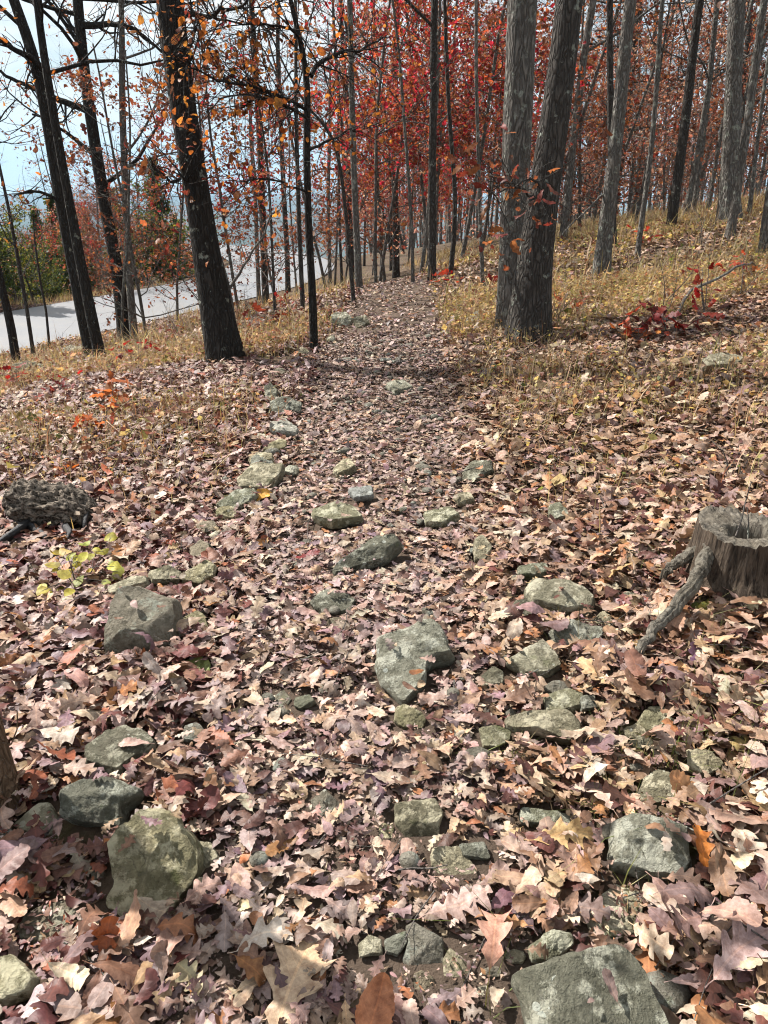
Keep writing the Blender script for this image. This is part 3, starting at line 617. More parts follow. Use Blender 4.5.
LOWL=[(20,(.42,.33,.15)),(10,(.30,.27,.10)),(24,(.38,.25,.16)),(26,(.24,.10,.07)),(16,(.46,.37,.26)),(4,(.16,.20,.06))]
def side_palette(rg, x, y, pal, pl):
    n=len(x); a=palette(rg,n,pal,.2); b=palette(rg,n,pl,.2); return np.where((x<np.interp(y,tcn_[:,1],tcn_[:,0]))[:,None],b,a)
def palette(rg, n, entries, jit=.16):
    w_ = np.array([e[0] for e in entries],float); c = np.array([e[1] for e in entries]); k = rg.choice(len(c), n, p=w_/w_.sum())
    b = np.exp(rg.normal(0,jit,n))[:,None]*(.84 if entries in (P_TRAIL,P_LEFT,P_RIGHT) else 1.0); return np.clip(c[k]*b*np.exp(rg.normal(0,.05,(n,3))),0.005,.8)
P_TRAIL = [(32,(.39,.285,.24)),(18,(.28,.205,.20)),(12,(.43,.31,.22)),(12,(.22,.135,.095)),(9,(.11,.05,.04)),(4,(.31,.14,.065)),(12,(.49,.39,.325)),(6,(.18,.11,.115))]
P_LEFT = [(20,(.36,.25,.205)),(14,(.23,.15,.155)),(9,(.38,.26,.165)),(22,(.19,.10,.07)),(16,(.12,.04,.035)),(4,(.28,.09,.045)),(11,(.50,.40,.34)),(2,(.36,.16,.06))]
P_RIGHT = [(25,(.38,.265,.20)),(13,(.27,.18,.17)),(15,(.41,.275,.175)),(20,(.23,.13,.08)),(8,(.12,.045,.035)),(6,(.36,.17,.075)),(12,(.52,.41,.32)),(0.5,(.42,.30,.14))]
def zone_cols(rg, x, y):
    n = len(x); tt = trail_t(x,y); a = palette(rg,n,P_TRAIL); b = palette(rg,n,P_LEFT); c = palette(rg,n,P_RIGHT)
    cx_ = np.interp(y, tcn_[:,1], tcn_[:,0]); right = sstep(-.1,.5,(x-cx_)/np.maximum(1,.15*y))
    o = np.where((rg.random(n)<right)[:,None], c, b); return np.where((rg.random(n)<tt)[:,None]*1>0, a, o), tt
def litter(name, T, n, ymin, ymax, size, layer, seed, mat, crumbs=False, wide=.62, label=None, tilt_s=.34, patch=.0, smin=.04, smax=.135):
    rg = rngf(seed)
    # uniform per area in a trapezoid a little wider than the view
    y = np.sqrt(rg.uniform((ymin+1.0)**2,(ymax+1.0)**2,n))-1.0; x = rg.uniform(-1,1,n)*(wide*(y+1.2)+.35)
    z = H(x,y); keep = (np.abs(road_dist(x,y))>ROADW/2+.1)
    rt = rock_top(x,y); onr = rt > z+.012; keep &= (rt < z+.03) if crumbs else (~onr | (rg.random(n)<.02))
    if patch>0: keep &= (fbm(np.stack([x*.9,y*.9,x*0],1),3,77)+rg.normal(0,.15,n)) < patch+.25*trail_t(x,y)
    # fewer where the fore- and mid-ground band overlap
    x,y,rt,onr = x[keep],y[keep],rt[keep],onr[keep]; n = len(x)
    col, tt = zone_cols(rg, x, y)
    sz = np.clip(size*np.exp(rg.normal(0,.33,n)), smin, smax)*(1-.30*tt)
    sz = np.where((rock_near(x,y)>z[keep]+.03)&(rg.random(n)<.8), np.minimum(sz,.055), sz)
    dz = layer*rg.random(n)**.8*(1-.45*tt)
    dark = 1.0
    pos = np.stack([x,y,np.where(onr,rt+.004,z[keep]+.006+dz)],1)
    tilt = np.abs(rg.normal(0,tilt_s,n))*(1-.35*tt)
    V,F,U,Cc = scatter(T,pos,sz,rg.uniform(0,6.283,n),tilt,rg.uniform(0,6.283,n),col,rg)
    me = fast_mesh(name,V,F,U,Cc,mat=mat); link(name, me, kind='stuff', label=label)
import time as _time; _t0=_time.time()
litter('leaf_litter', T_HI, 20000, .62, 3.3, .085, .06, 101, M_LEAF, label='dry curled oak leaves covering the near trail')
litter('leaf_litter', T_MID, 62000, 3.1, 8.5, .072, .06, 102, M_LEAF, label='dry oak leaves covering the middle of the trail and its banks', patch=.35)
litter('leaf_litter', T_LOW, 90000, 8.2, 27, .11, .06, 103, M_LEAFFAR, label='fallen leaves covering the wood floor further off', patch=.25)
litter('leaf_litter', T_LOW, 90000, .62, 7.0, .034, .03, 104, M_LEAFFAR, label='broken leaf fragments between the oak leaves', smin=.012, smax=.065)
litter('leaf_litter', T_MID, 12000, .62, 3.6, .055, .02, 105, M_LEAFFAR, label='small matted leaves pressed into the near trail', smin=.03, smax=.07, tilt_s=.2)
litter('leaf_litter', T_LOW, 60000, .62, 2.6, .016, .012, 106, M_LEAFFAR, label='crumbled leaf bits on the bare soil of the near trail', smin=.006, smax=.03, tilt_s=.5, crumbs=True)
print('litter', _time.time()-_t0)

# ------------------------------------------------------------------ trees
def wander(rg, p, d, L, n, up=.0, wob=.16):
    P = [np.array(p,float)]; d = np.array(d,float); st = L/(n-1)
    for _ in range(n-1):
        d = d+rg.normal(0,wob,3)+np.array([0,0,up]); d /= np.linalg.norm(d)+1e-9; P.append(P[-1]+d*st)
    return np.array(P)
def branchy(rg, tb, tips, p, d, L, r, lvl, up=.05, kids=(4,6), wob=.16):
    n = 7 if lvl>=2 else 5
    P = wander(rg, p, d, L, n, up, wob); rad = r*np.linspace(1,.35,n); tb.add(P, rad, 6 if lvl>=2 else (4 if lvl==1 else 3), cap=False)
    if lvl == 0: tips.append(P); return
    k = rg.integers(kids[0],kids[1]+1)
    for i in range(k):
        t = rg.uniform(.25,1.0); q = t*(n-1); a = int(min(q,n-2)); pp = P[a]+(P[a+1]-P[a])*(q-a); dd = P[a+1]-P[a]; dd /= np.linalg.norm(dd)
        s = rg.normal(0,1,3); s -= s@dd*dd; s /= np.linalg.norm(s); s[2] *= .6
        branchy(rg, tb, tips, pp, dd*.65+s*.75, L*rg.uniform(.4,.62), r*.45*(1.1-.4*t), lvl-1, up, kids, wob)
    tips.append(P[-3:])
def crown_leaves(rg, tips, per_, size, pal, T=None, spread=.045, droop=.0, jit=.2):
    pos=[]; per = per_*.42
    for P in tips:
        k = rg.poisson(per)
        if k: 
            i = rg.integers(0,len(P),k); pos.append(P[i]+rg.normal(0,spread,(k,3)))
    pos = np.concatenate(pos) if pos else np.zeros((1,3)); pos = pos[(pos[:,2]<6.0)|(rg.random(len(pos))<.08)]; n = len(pos)
    col = palette(rg,n,pal,jit)
    return scatter(T or T_TREE, pos, size*np.exp(rg.normal(0,.25,n)), rg.uniform(0,6.283,n), np.abs(rg.normal(.9,.6,n))+droop, rg.uniform(0,6.283,n), col, rg, lift=False)
RED=[(44,(.46,.035,.065)),(22,(.30,.03,.035)),(24,(.48,.10,.05)),(10,(.15,.03,.03))]
RUST=[(30,(.25,.09,.045)),(28,(.19,.075,.05)),(20,(.32,.14,.06)),(14,(.20,.045,.035)),(8,(.13,.07,.05))]
ORANGE=[(40,(.42,.16,.035)),(30,(.34,.11,.03)),(20,(.46,.22,.05)),(10,(.22,.08,.04))]
PINKB=[(34,(.42,.20,.15)),(26,(.46,.29,.22)),(16,(.34,.09,.07)),(24,(.52,.37,.28))]
GREEN=[(50,(.05,.09,.022)),(30,(.09,.13,.03)),(20,(.16,.19,.04))]
YELLOW=[(60,(.34,.34,.05)),(30,(.24,.26,.05)),(10,(.38,.28,.07))]
def path_from_px(pts, height, rnd=None, y0=None, lean=0.0):
    """trunk axis from (px, py, width px); first point = foot on the ground"""
    base = G(pts[0][0], pts[0][1]); y0 = base[1]
    P=[base]; r=[pts[0][2]*depth(base)/FPX/2*.9]
    for x,y,wd in pts[1:]:
        q = on_depth(x,y,y0+lean*0); P.append(q); r.append(wd*depth(q)/FPX/2*.9)
    P = np.array(P); r = np.array(r)
    d = P[-1]-P[-2]; d /= np.linalg.norm(d); d = d*.6+np.array([0,0,.4]); d /= np.linalg.norm(d); top = base[2]+height; k = 0
    if P[-1][2] < top:
        e = wander(rngf(int(pts[0][0]*3+7)), P[-1], d, top-P[-1][2], 7, .03, .05); r2 = r[-1]*np.linspace(1,.25,7); P = np.vstack([P,e[1:]]); r = np.r_[r,r2[1:]]
    # even, smooth spacing
    s = np.r_[0,np.cumsum(np.linalg.norm(np.diff(P,axis=0),axis=1))]; t = np.linspace(0,s[-1],44)
    Q = np.stack([np.interp(t,s,P[:,k]) for k in range(3)],1); rr = np.interp(t,s,r)
    for _ in range(3): Q[1:-1] = .25*Q[:-2]+.5*Q[1:-1]+.25*Q[2:]; rr[1:-1] = .25*rr[:-2]+.5*rr[1:-1]+.25*rr[2:]
    return base, Q, rr
def trunk_bump(seed, amp=.06, roots=5, base=None, r0=.2, flare=.3):
    rg = rngf(seed); ph = rg.uniform(0,6.28)
    def f(P, th):
        hgt = (P[:,2]-base[2])[:,None]; c, s = np.cos(th)[None], np.sin(th)[None]
        X = np.stack([c*2.2+0*hgt, s*2.2+0*hgt, hgt*1.3/max(r0,.05)*.18+0*c],-1)
        b = 1+amp*fbm(X,3,seed)
        fl = np.exp(-np.clip(hgt,-.1,9)/(r0*1.5)); b = b+fl*flare*(.45+.55*(.5+.5*np.cos(roots*th[None]+ph+1.2*np.sin(th[None]*2+ph)))**1.5)
        return b
    return f
def tree(label, pts, height, mat, group='trees rising beside the trail', crown=None, limbs=(), seed=1, sides=None, zc=(.3,1.0), nb=9, blen=.28, per=4, size=.09, pal=RUST, lvl=2, name='oak_tree', flare=.3, limb_leaves=4, T=None):
    base, Q, rr = path_from_px(pts, height)
    rg = rngf(seed+int(pts[0][0])*7); tb = Tubes(); sub = np.vstack([Q[:1]-np.array([0,0,.35]), Q]); r2 = np.r_[rr[0]*1.05, rr]
    # dense rings near the foot
    s = np.r_[0,np.cumsum(np.linalg.norm(np.diff(sub,axis=0),axis=1))]; t = np.r_[np.linspace(0,1.2,16)[:-1], np.linspace(1.2,s[-1],44)]
    sub = np.stack([np.interp(t,s,sub[:,k]) for k in range(3)],1); r2 = np.interp(t,s,r2)
    sd = sides or (36 if rr[0]>.12 else (20 if rr[0]>.05 else 10))
    tb.add(sub, r2, sd, bump=trunk_bump(seed, .07, 5, base, rr[0], flare)); tips=[]
    for lp in limbs:                      # limbs seen in the photograph: (pixel polyline, r0 px, depth swing, leafy)
        px_, w0, swing, leafy = lp; n = len(px_); y0 = base[1]
        L = np.array([on_depth(x,y,y0+swing*i/(n-1)) for i,(x,y) in enumerate(px_)]); L = _resample(L, max(8,3*n))
        L[1:] += np.cumsum(rg.normal(0,.012,(len(L)-1,3)),0)
        r0 = w0*depth(L[0])/FPX/2; rad = r0*np.linspace(1,.3,len(L)); tb.add(L, rad, 8, cap=True)
        if leafy:
            for i in range(2,len(L)):
                for _ in range(leafy):
                    d = L[min(i+1,len(L)-1)]-L[i-1]; d /= np.linalg.norm(d)+1e-9
                    branchy(rg,tb,tips,L[i],d*.5+rg.normal(0,.6,3),rg.uniform(.3,.9)*.8,max(rad[i]*.45,.004),1,.0,(2,4))
    Lc = s[-1]
    for b in range(nb):
        tt = rg.uniform(*zc); k = int(tt*(len(Q)-1)); az = rg.uniform(0,6.283)
        d = np.array([math.cos(az),math.sin(az),rg.uniform(.1,.8)]); d /= np.linalg.norm(d)
        branchy(rg,tb,tips,Q[k],d,height*blen*rg.uniform(.6,1.2)*(1.25-.6*tt),rr[k]*.42,lvl,.06)
    root = thing(name, label, 'tree', base, group)
    me = tb.mesh('trunk', mat); me.transform(Matrix.Translation(-Vector(base))); link('trunk', me, root)
    if tips:
        V,F,U,Cc = crown_leaves(rg,tips,per,size,pal,T); link('crown', fast_mesh('crown', V-base, F, U, Cc, mat=M_CROWN), root)
    return root
GB='trees standing close behind the trail bend'
tree('leaning black trunk at the left edge with its foot cut by the picture', [(17,366,9),(10,320,9),(0,280,8),(-14,220,8)], 9, M_BARK_BACKLIT, seed=2, nb=7)
tree('black trunk of the crossing pair, leaning left with two long bare limbs', [(93,358,17),(80,300,14),(68,240,13),(57,180,13),(49,128,13),(37,62,12),(22,20,11),(10,-5,11)], 13, M_BARK_BACKLIT, seed=3, nb=10, per=2, pal=ORANGE,
  limbs=[([(44,70),(33,58),(18,50),(2,36),(-20,20)],7,-.5,1),([(66,205),(48,190),(30,184),(14,190)],4,-.5,1)])
tree('dark brown trunk of the crossing pair with a slimmer stem', [(101,360,13),(90,310,12),(79,255,11),(68,195,10),(56,130,9),(48,80,9),(41,40,8),(37,0,8)], 12, M_BARK_BACKLIT, seed=4, nb=9, per=2, pal=ORANGE)
tree('dark leaning trunk right of the crossing pair with a limb reaching left', [(126,345,16),(121,300,14),(114,252,13),(106,212,13),(98,165,13),(91,118,12),(84,70,12),(79,20,11),(77,-5,11)], 13, M_BARK_BACKLIT, seed=5, nb=9, per=2.5, pal=ORANGE,
  limbs=[([(90,112),(72,107),(58,102),(40,94),(18,84),(-8,72)],7,-.6,1),([(83,40),(72,28),(60,12),(48,-5)],5,.5,1),([(82,25),(100,24),(122,22),(140,28),(152,38),(170,52)],7,-.7,1)])
tree('straight slim trunk standing alone between the dark leaning trunk and the thick black one', [(135,346,9),(130,290,8),(127,230,7.5),(124,160,7),(122,90,7),(122,20,6),(121,-5,6)], 10, M_BARK_GREY, seed=6, nb=9, per=3)
tree('thick black trunk beside the road bank, the widest on the left', [(226,362,42),(215,310,33),(206,250,29),(199,200,27),(190,150,27),(181,105,28),(175,60,30),(172,20,30),(171,-5,30)], 16, M_BARK_BACKLIT, seed=7, nb=10, flare=.12, per=2,
  limbs=[([(180,22),(196,16),(212,20),(232,10),(250,-4)],6,-.8,1),([(196,182),(180,184),(165,188),(150,180),(142,166)],4,-.8,2),([(186,80),(190,60),(200,40),(198,10)],3,-.6,1)])
tree('thin pale forked sapling against the foot of the thick black trunk', [(239,359,4.5),(235,325,4),(230,290,3.6),(222,262,3),(214,235,3),(205,205,2.6)], 3.6, M_BARK_TWIG, seed=8, nb=5, lvl=1, per=1, blen=.3, name='sapling',
  limbs=[([(230,288),(238,268),(250,252),(262,232),(270,212),(290,190)],3,.3,1),([(229,293),(215,282),(200,276),(180,270)],2.2,.3,0)])
tree('slender dark trunk beside the trail forking above the horizon, with orange leaves', [(314,354,9.5),(313,300,8.5),(309,240,8),(307,180,8),(306,130,8),(310,78,7.5),(304,50,6),(294,20,5),(288,-5,4.5)], 7.5, M_BARK_BACKLIT, seed=9, nb=6, per=2.0, size=.055, pal=ORANGE, zc=(.55,1), lvl=1, T=T_OVATE,
  limbs=[([(311,76),(322,64),(338,52),(360,50),(385,38)],5,.6,2),([(306,110),(285,100),(262,94),(240,92),(214,84),(190,72),(176,62)],3.5,-1.3,3),([(307,118),(288,104),(268,96),(240,100),(215,108)],3.4,-.9,3),([(309,150),(330,140),(350,132),(372,130)],3.2,.5,2),([(308,192),(286,188),(262,180),(240,184)],2.5,-.5,2),([(303,45),(286,30),(262,26),(236,34),(205,30)],3.4,-.9,3)])
tree('thin dark sapling leaning left over the trail beyond the slender trunk', [(354,304,5),(350,262,4.5),(346,215,4),(341,172,4),(335,142,4),(322,120,3),(310,112,2.5)], 4.5, M_BARK_DARK, seed=10, nb=4, lvl=1, per=3, name='sapling')
tree('grey trunk left of the trail where it bends', [(359,290,8.5),(357,240,7.5),(354,180,7),(352,110,6.5),(351,50,6),(350,-5,6)], 12, M_BARK_GREY, seed=11, nb=9, per=3.5, group=GB)
tree('sturdy dark trunk at the very end of the trail', [(396,277,8),(396,230,7.5),(394,170,7),(394,110,7),(396,50,6),(398,0,6)], 14, M_BARK_DARK, seed=12, nb=8, per=9, size=.085, pal=RED, group=GB)
tree('thin pale trunk right of the end of the trail', [(413,284,4),(412,230,3.8),(408,170,3.5),(404,120,3.3),(400,60,3)], 8, M_BARK_GREY, seed=13, nb=8, lvl=2, per=8, size=.085, pal=RED, group=GB)
tree('blackest trunk just right of the end of the trail', [(432,281,9.5),(432,240,9),(432,180,9),(433,120,8.5),(434,60,8),(434,0,8)], 14, M_BARK_DARK, seed=14, nb=10, per=9, size=.085, pal=RED, group=GB, zc=(.2,1))
tree('dark slanting trunk right of the blackest trunk', [(450,277,6),(454,240,5.5),(456,200,5),(452,150,5),(448,100,4.5)], 10, M_BARK_DARK, seed=15, nb=7, per=9, size=.085, pal=RED, group=GB, zc=(.3,1))
tree('thin pale straight trunk left of the white rock', [(483,287,5),(481,240,4.5),(479,190,4.2),(478,140,4),(476,80,4)], 9, M_BARK_GREY, seed=16, nb=8, per=12, size=.085, lvl=1, pal=RUST, group=GB)
GR='trees on the right slope'
tree('left stem of the big twin trunks, grey and upright', [(509,332,30),(511,280,29),(513,230,29),(516,170,30),(518,110,32),(520,50,32),(521,-5,32)], 17, M_BARK_GREY, seed=17, nb=9, flare=.15, group=GR, per=2)
tree('right stem of the big twin trunks, dark ridged and leaning right', [(527,342,50),(529,305,43),(535,258,37),(542,205,34),(550,150,32),(558,100,31),(565,50,30),(571,0,29)], 17, M_BARK_DARK, seed=18, nb=9, flare=.15, group=GR, per=2,
  limbs=[([(543,190),(536,178),(524,174),(512,178),(500,170)],3,-1.0,1),([(536,200),(524,196),(512,190),(500,198),(488,190)],2.5,-1.0,1)])
tree('grey trunk right of the twin trunks, pale on its left side', [(600,279,20),(603,250,17),(608,210,16),(614,170,15),(618,120,14),(623,70,14),(628,20,13),(630,-5,13)], 15, M_BARK_GREY, seed=19, nb=9, group=GR, per=3, limbs=[([(604,195),(590,206),(578,216),(568,224),(558,232)],3,-.5,0)])
tree('slim trunk close behind the grey trunk right of the twin', [(613,252,9),(612,200,8),(611,140,7.5),(610,60,7),(609,0,7)], 13, M_BARK_DARK, seed=20, nb=9, group=GR, per=6)
tree('thin crooked trunk midway up the right slope', [(637,258,6.5),(643,210,6),(650,165,6),(655,110,5.5),(658,60,5),(661,10,5)], 11, M_BARK_GREY, seed=21, nb=9, group=GR, per=5)
tree('dark trunk bending right near the top of the slope', [(670,233,11),(675,195,10.5),(681,155,10.5),(688,100,10),(693,50,9.5),(699,0,9)], 13, M_BARK_DARK, seed=22, nb=9, group=GR, per=4)
tree('pale thin trunk leaning behind the dark bending one', [(692,220,5.5),(699,170,5),(706,120,5),(711,70,4.5),(716,20,4)], 11, M_BARK_GREY, seed=23, nb=8, group=GR, per=4)
tree('stout pale trunk on the crest, widest of the slope trees', [(729,228,24),(729,200,20),(731,150,18.5),(733,100,17.5),(735,50,17),(737,-5,17)], 16, M_BARK_GREY, seed=24, nb=9, group=GR, per=3, flare=.5)
tree('grey trunk crossing in front of the stout pale one and leaning right', [(729,242,10),(735,205,9.5),(741,165,9),(748,120,9),(754,75,8.5),(760,30,8),(765,-5,8)], 12, M_BARK_GREY, seed=25, nb=8, group=GR, per=4, flare=.5)
tree('trunk cut by the right edge of the picture on the slope', [(762,262,12),(768,215,11),(775,160,10),(784,90,10)], 12, M_BARK_GREY, seed=26, nb=8, group=GR, per=3)
tree('thin trunk on the crest between the stout one and the picture edge', [(748,222,5),(754,170,4.5),(760,120,4),(766,70,4)], 10, M_BARK_GREY, seed=27, nb=7, group=GR, per=3)
GL='slim trees between the trail and the road'
tree('thicker of the two touching trunks before the road', [(266,307,8),(264,260,7.5),(262,200,7),(260,140,7),(256,80,6.5),(252,10,6)], 12, M_BARK_DARK, seed=28, nb=9, group=GL, per=4)
tree('thinner of the two touching trunks before the road', [(259,300,5),(257,250,4.5),(255,190,4.5),(250,130,4)], 9, M_BARK_GREY, seed=29, nb=8, group=GL, per=4)
tree('very thin sapling just right of the two touching trunks', [(275,313,3.5),(273,270,3),(271,220,3),(268,170,2.5)], 5, M_BARK_DARK, seed=30, nb=6, lvl=1, group=GL, per=5, name='sapling')
tree('straight dark trunk standing against the bright road', [(288,292,6),(287,250,5.5),(284,200,5.5),(281,130,5),(278,60,5)], 12, M_BARK_DARK, seed=31, nb=9, group=GL, per=4)
tree('dark trunk close left of the slender trunk by the trail', [(303,310,5.5),(301,270,5),(299,220,5),(297,160,4.5),(296,90,4)], 9, M_BARK_DARK, seed=32, nb=8, group=GL, per=5)
tree('thin trunk between the slender trunk and the leaning sapling', [(330,284,4.5),(329,240,4),(328,190,4),(330,130,4)], 9, M_BARK_GREY, seed=33, nb=8, group=GL, per=6)
tree('thin straight trunk just left of the leaning sapling', [(342,283,3.5),(340,240,3),(339,190,3),(338,140,3)], 8, M_BARK_DARK, seed=34, nb=8, group=GL, per=6)
tree('thin dark stem at the left edge behind the black leaning one', [(34,358,4.5),(27,310,4),(18,260,4),(8,205,3.5),(-2,160,3)], 6, M_BARK_DARK, seed=35, nb=7, lvl=1, group=GL, per=3, name='sapling')
tree('wisp of a stem between the left edge and the crossing pair', [(50,352,3),(46,310,2.6),(40,280,2.4),(36,250,2.2)], 3.2, M_BARK_DARK, seed=36, nb=6, lvl=1, group=GL, per=4, name='sapling')
# the nearest trunk, cut by the left edge of the picture
tree('nearest brown trunk cut by the left edge, low beside the stones', [(-14,812,80),(-26,760,70),(-38,700,64),(-52,640,60)], 3.4, M_BARK_BROWN, seed=37, nb=3, flare=.12, group='trees rising beside the trail', per=4,
  limbs=[([(10,745),(14,728),(10,715),(16,700)],2,0,0)])

# forest further off: a few kinds, copied one by one
def proto_tree(seed, height, r, nb, zc, blen, per, size, pal, mat, lvl=2, T=None, lean=.1):
    rg = rngf(seed); d = np.array([rg.normal(0,lean),rg.normal(0,lean),1.0]); P = wander(rg,(0,0,-.3),d,height+.3,14,.03,.035)
    rr = r*np.linspace(1,.3,14)**.8; rr[0]*=1.25; tb = Tubes(); tb.add(P,rr,9); tips=[]
    for b in range(nb):
        t = rg.uniform(*zc); k = int(t*13); az = rg.uniform(0,6.283); dd = np.array([math.cos(az),math.sin(az),rg.uniform(.0,.7)]); dd/=np.linalg.norm(dd)
        branchy(rg,tb,tips,P[k],dd,height*blen*rg.uniform(.6,1.2)*(1.25-.6*t),max(rr[k]*.4,.008),lvl,.04)
    V,F,U,Cc = crown_leaves(rg,tips,per,size,pal,T or T_LOWT); return tb.mesh('trunk',mat), fast_mesh('crown',V,F,U,Cc,mat=M_CROWN)
T_LOWT = make_templates(23, 8, 5, 3, ['ovate','white'], False)
def pine_mesh(seed, height, r):
    rg = rngf(seed); P = wander(rg,(0,0,-.3),(0,0,1),height+.3,12,.05,.02); tb=Tubes(); rr=r*np.linspace(1,.15,12); tb.add(P,rr,8); pos=[]; 
    for k in range(26):
        t=.12+.86*k/26; b=P[0]+(P[-1]-P[0])*t
        for j in range(5):
            az=rg.uniform(0,6.283); L=height*.24*(1.08-t)*rg.uniform(.7,1.2); B=wander(rg,b,(math.cos(az),math.sin(az),rg.uniform(-.1,.35)),L,6,.03,.1); tb.add(B,r*.22*np.linspace(1,.3,6),3,cap=False)
            m=int(70*L+14); i=rg.integers(1,6,m); pos.append(B[i]+rg.normal(0,.11+.05*L,(m,3)))
    pos=np.concatenate(pos); n=len(pos); col=palette(rg,n,GREEN,.25)
    V,F,U,Cc=scatter(T_TINY,pos,.16*np.exp(rg.normal(0,.3,n)),rg.uniform(0,6.283,n),rg.uniform(0,1.5,n),rg.uniform(0,6.283,n),col,rg,lift=False)
    return tb.mesh('trunk',M_BARK_DARK), fast_mesh('crown',V,F,U,Cc,mat=M_CROWN)
TALL=[proto_tree(200+i, 13+i%3, .065+.018*(i%4), 16, (.2,1), .22, 8, .095, [PINKB,PINKB,RUST,ORANGE,PINKB,RUST][i%6], [M_BARK_GREY,M_BARK_DARK][i%2]) for i in range(6)]
UNDER_RUST=[proto_tree(300+i, 6.5, .045, 18, (.16,1), .30, 10, .085, RUST, M_BARK_GREY) for i in range(3)]
UNDER_PINK=[proto_tree(310+i, 6.5, .045, 18, (.16,1), .30, 9, .085, PINKB, M_BARK_GREY) for i in range(3)]
UNDER_RED=[proto_tree(320+i, 7.5, .045, 20, (.36,1), .28, 14, .085, RED+[(44,(.34,.10,.04)),(24,(.42,.18,.06)),(20,(.26,.08,.05))], M_BARK_GREY) for i in range(2)]
UNDER_GREEN=[proto_tree(330+i, 5.0, .05, 19, (.08,1), .32, 10, .11, GREEN+[(25,(.30,.30,.05))], M_BARK_DARK) for i in range(2)]
BARE=[proto_tree(340+i, 8, .05, 12, (.25,1), .22, .5, .10, RUST, M_BARK_GREY) for i in range(3)]
PINES=[pine_mesh(400+i, 8, .11) for i in range(2)]
BG=[]
def plant(protos, x, y, scale, rg, name, label, group, z=None):
    tm, cm = protos[rg.integers(len(protos))]; b=(x,y,Hs(x,y) if z is None else z)
    root = thing(name,label,'tree',b,group); BG.append(root); root.rotation_euler=(0,0,rg.uniform(0,6.283)); root.scale=(scale,)*3
    link('trunk',tm,root); link('crown',cm,root); return root
rg=rngf(900); cnt=0; used=[]
def free(x,y,dm):
    if abs(float(road_dist(np.array([x]),np.array([y]))[0]))<ROADW/2+.5: return False
    if any((x-a)**2+(y-b)**2<dm*dm for a,b in used): return False
    used.append((x,y)); return True
# right and centre forest
while cnt<70:
    D=math.sqrt(rg.uniform(15.5**2,58**2)); a=rg.uniform(-.05,.66); x=a*D
    if D<30 and a<.22: continue
    if not free(x,D,1.1): continue
    far=D>34
    plant(TALL,x,D,rg.uniform(.8,1.25),rg,'forest_tree','grey trunk standing %s behind the right slope'%('far back in the wood' if far else 'among others in the wood'),'far trunks in the wood' if far else 'wood behind the slope trees'); cnt+=1
cnt=0
while cnt<72:
    D=math.sqrt(rg.uniform(17**2,46**2)); a=rg.uniform(-.03,.66) if cnt<40 else rg.uniform(.2,.66); x=a*D
    if not free(x,D,1.0): continue
    red = a<.16 and rg.random()<.75
    k = UNDER_RED if red else (UNDER_PINK if rg.random()<.6 else UNDER_RUST)
    lab={id(UNDER_RED):'small tree with crimson leaves in the wood beyond the trail bend',id(UNDER_PINK):'small tree with pinkish brown leaves in the wood behind the slope',id(UNDER_RUST):'small tree with rust brown leaves in the wood behind the slope'}[id(k)]
    plant(k,x,D,rg.uniform(.75,1.3),rg,'understory_tree',lab,'leafy small trees in the wood'); cnt+=1
# crimson and rust trees just beyond the bend
for x,D,k,s_ in ((.7,15.5,0,1.0),(1.6,17,0,1.1),(-.2,19,0,1.05),(2.6,15.4,1,.95),(.1,23,0,1.2),(1.4,21.5,0,1.2),(3.2,18.5,1,1.0),(-1.5,21,1,1.0)):
    plant(UNDER_RED if k==0 else UNDER_RUST,x,D,s_,rg,'understory_tree','small tree with %s just past the trail bend'%('crimson leaves' if k==0 else 'rust coloured leaves'),'leafy small trees at the bend'); used.append((x,D))
# strip between trail and road
for px,D,k,s_ in ((150,15,1,.8),(205,17,1,.85),(245,18,0,.9),(180,22,1,.9),(235,27,2,1.0),(280,24,1,1.0),(300,30,1,1.0),(335,26,0,1.0),(120,13.5,2,.6),(345,34,1,1.1),(270,33,2,1.1),(320,21,1,.85)):
    x=(px-384)/FPX*D*1.0; 
    if not free(x,D,.5): continue
    plant([UNDER_RED,UNDER_RUST,BARE][k],x,D,s_,rg,'understory_tree',['small red leaved tree','thin tree with rust brown leaves','nearly bare thin tree'][k]+' on the bank above the road','small trees on the road bank')
# beyond the road
cnt=0
while cnt<105:
    t=rg.uniform(.02,.98); k=int(t*(len(road_c)-1)); off=ROADW/2+rg.uniform(.8,17); x,y=road_c[k]+_nn[k]*off
    if y<10 or not (-.75*y<x<.12*y+1) or not free(x,y,1.0): continue
    c=rg.random(); 
    kk = UNDER_GREEN if c<.3 else (PINES if c<.5 else (UNDER_RUST if c<.72 else (UNDER_PINK if c<.82 else (BARE if c<.97 else UNDER_RED))))
    nm={id(UNDER_GREEN):('understory_tree','bushy yellow green tree on the far side of the road'),id(PINES):('pine_tree','dark green pine on the far side of the road'),id(UNDER_RUST):('understory_tree','small rust leaved tree on the far side of the road'),id(UNDER_PINK):('understory_tree','small pinkish brown tree on the far side of the road'),id(BARE):('bare_tree','thin bare tree on the far side of the road'),id(UNDER_RED):('understory_tree','small red leaved tree on the far side of the road')}[id(kk)]
    hd = 1.0 if kk is not PINES else .8
    plant(kk,x,y,rg.uniform(.55,1.0)*hd,rg,nm[0],nm[1],'trees beyond the road'); cnt+=1

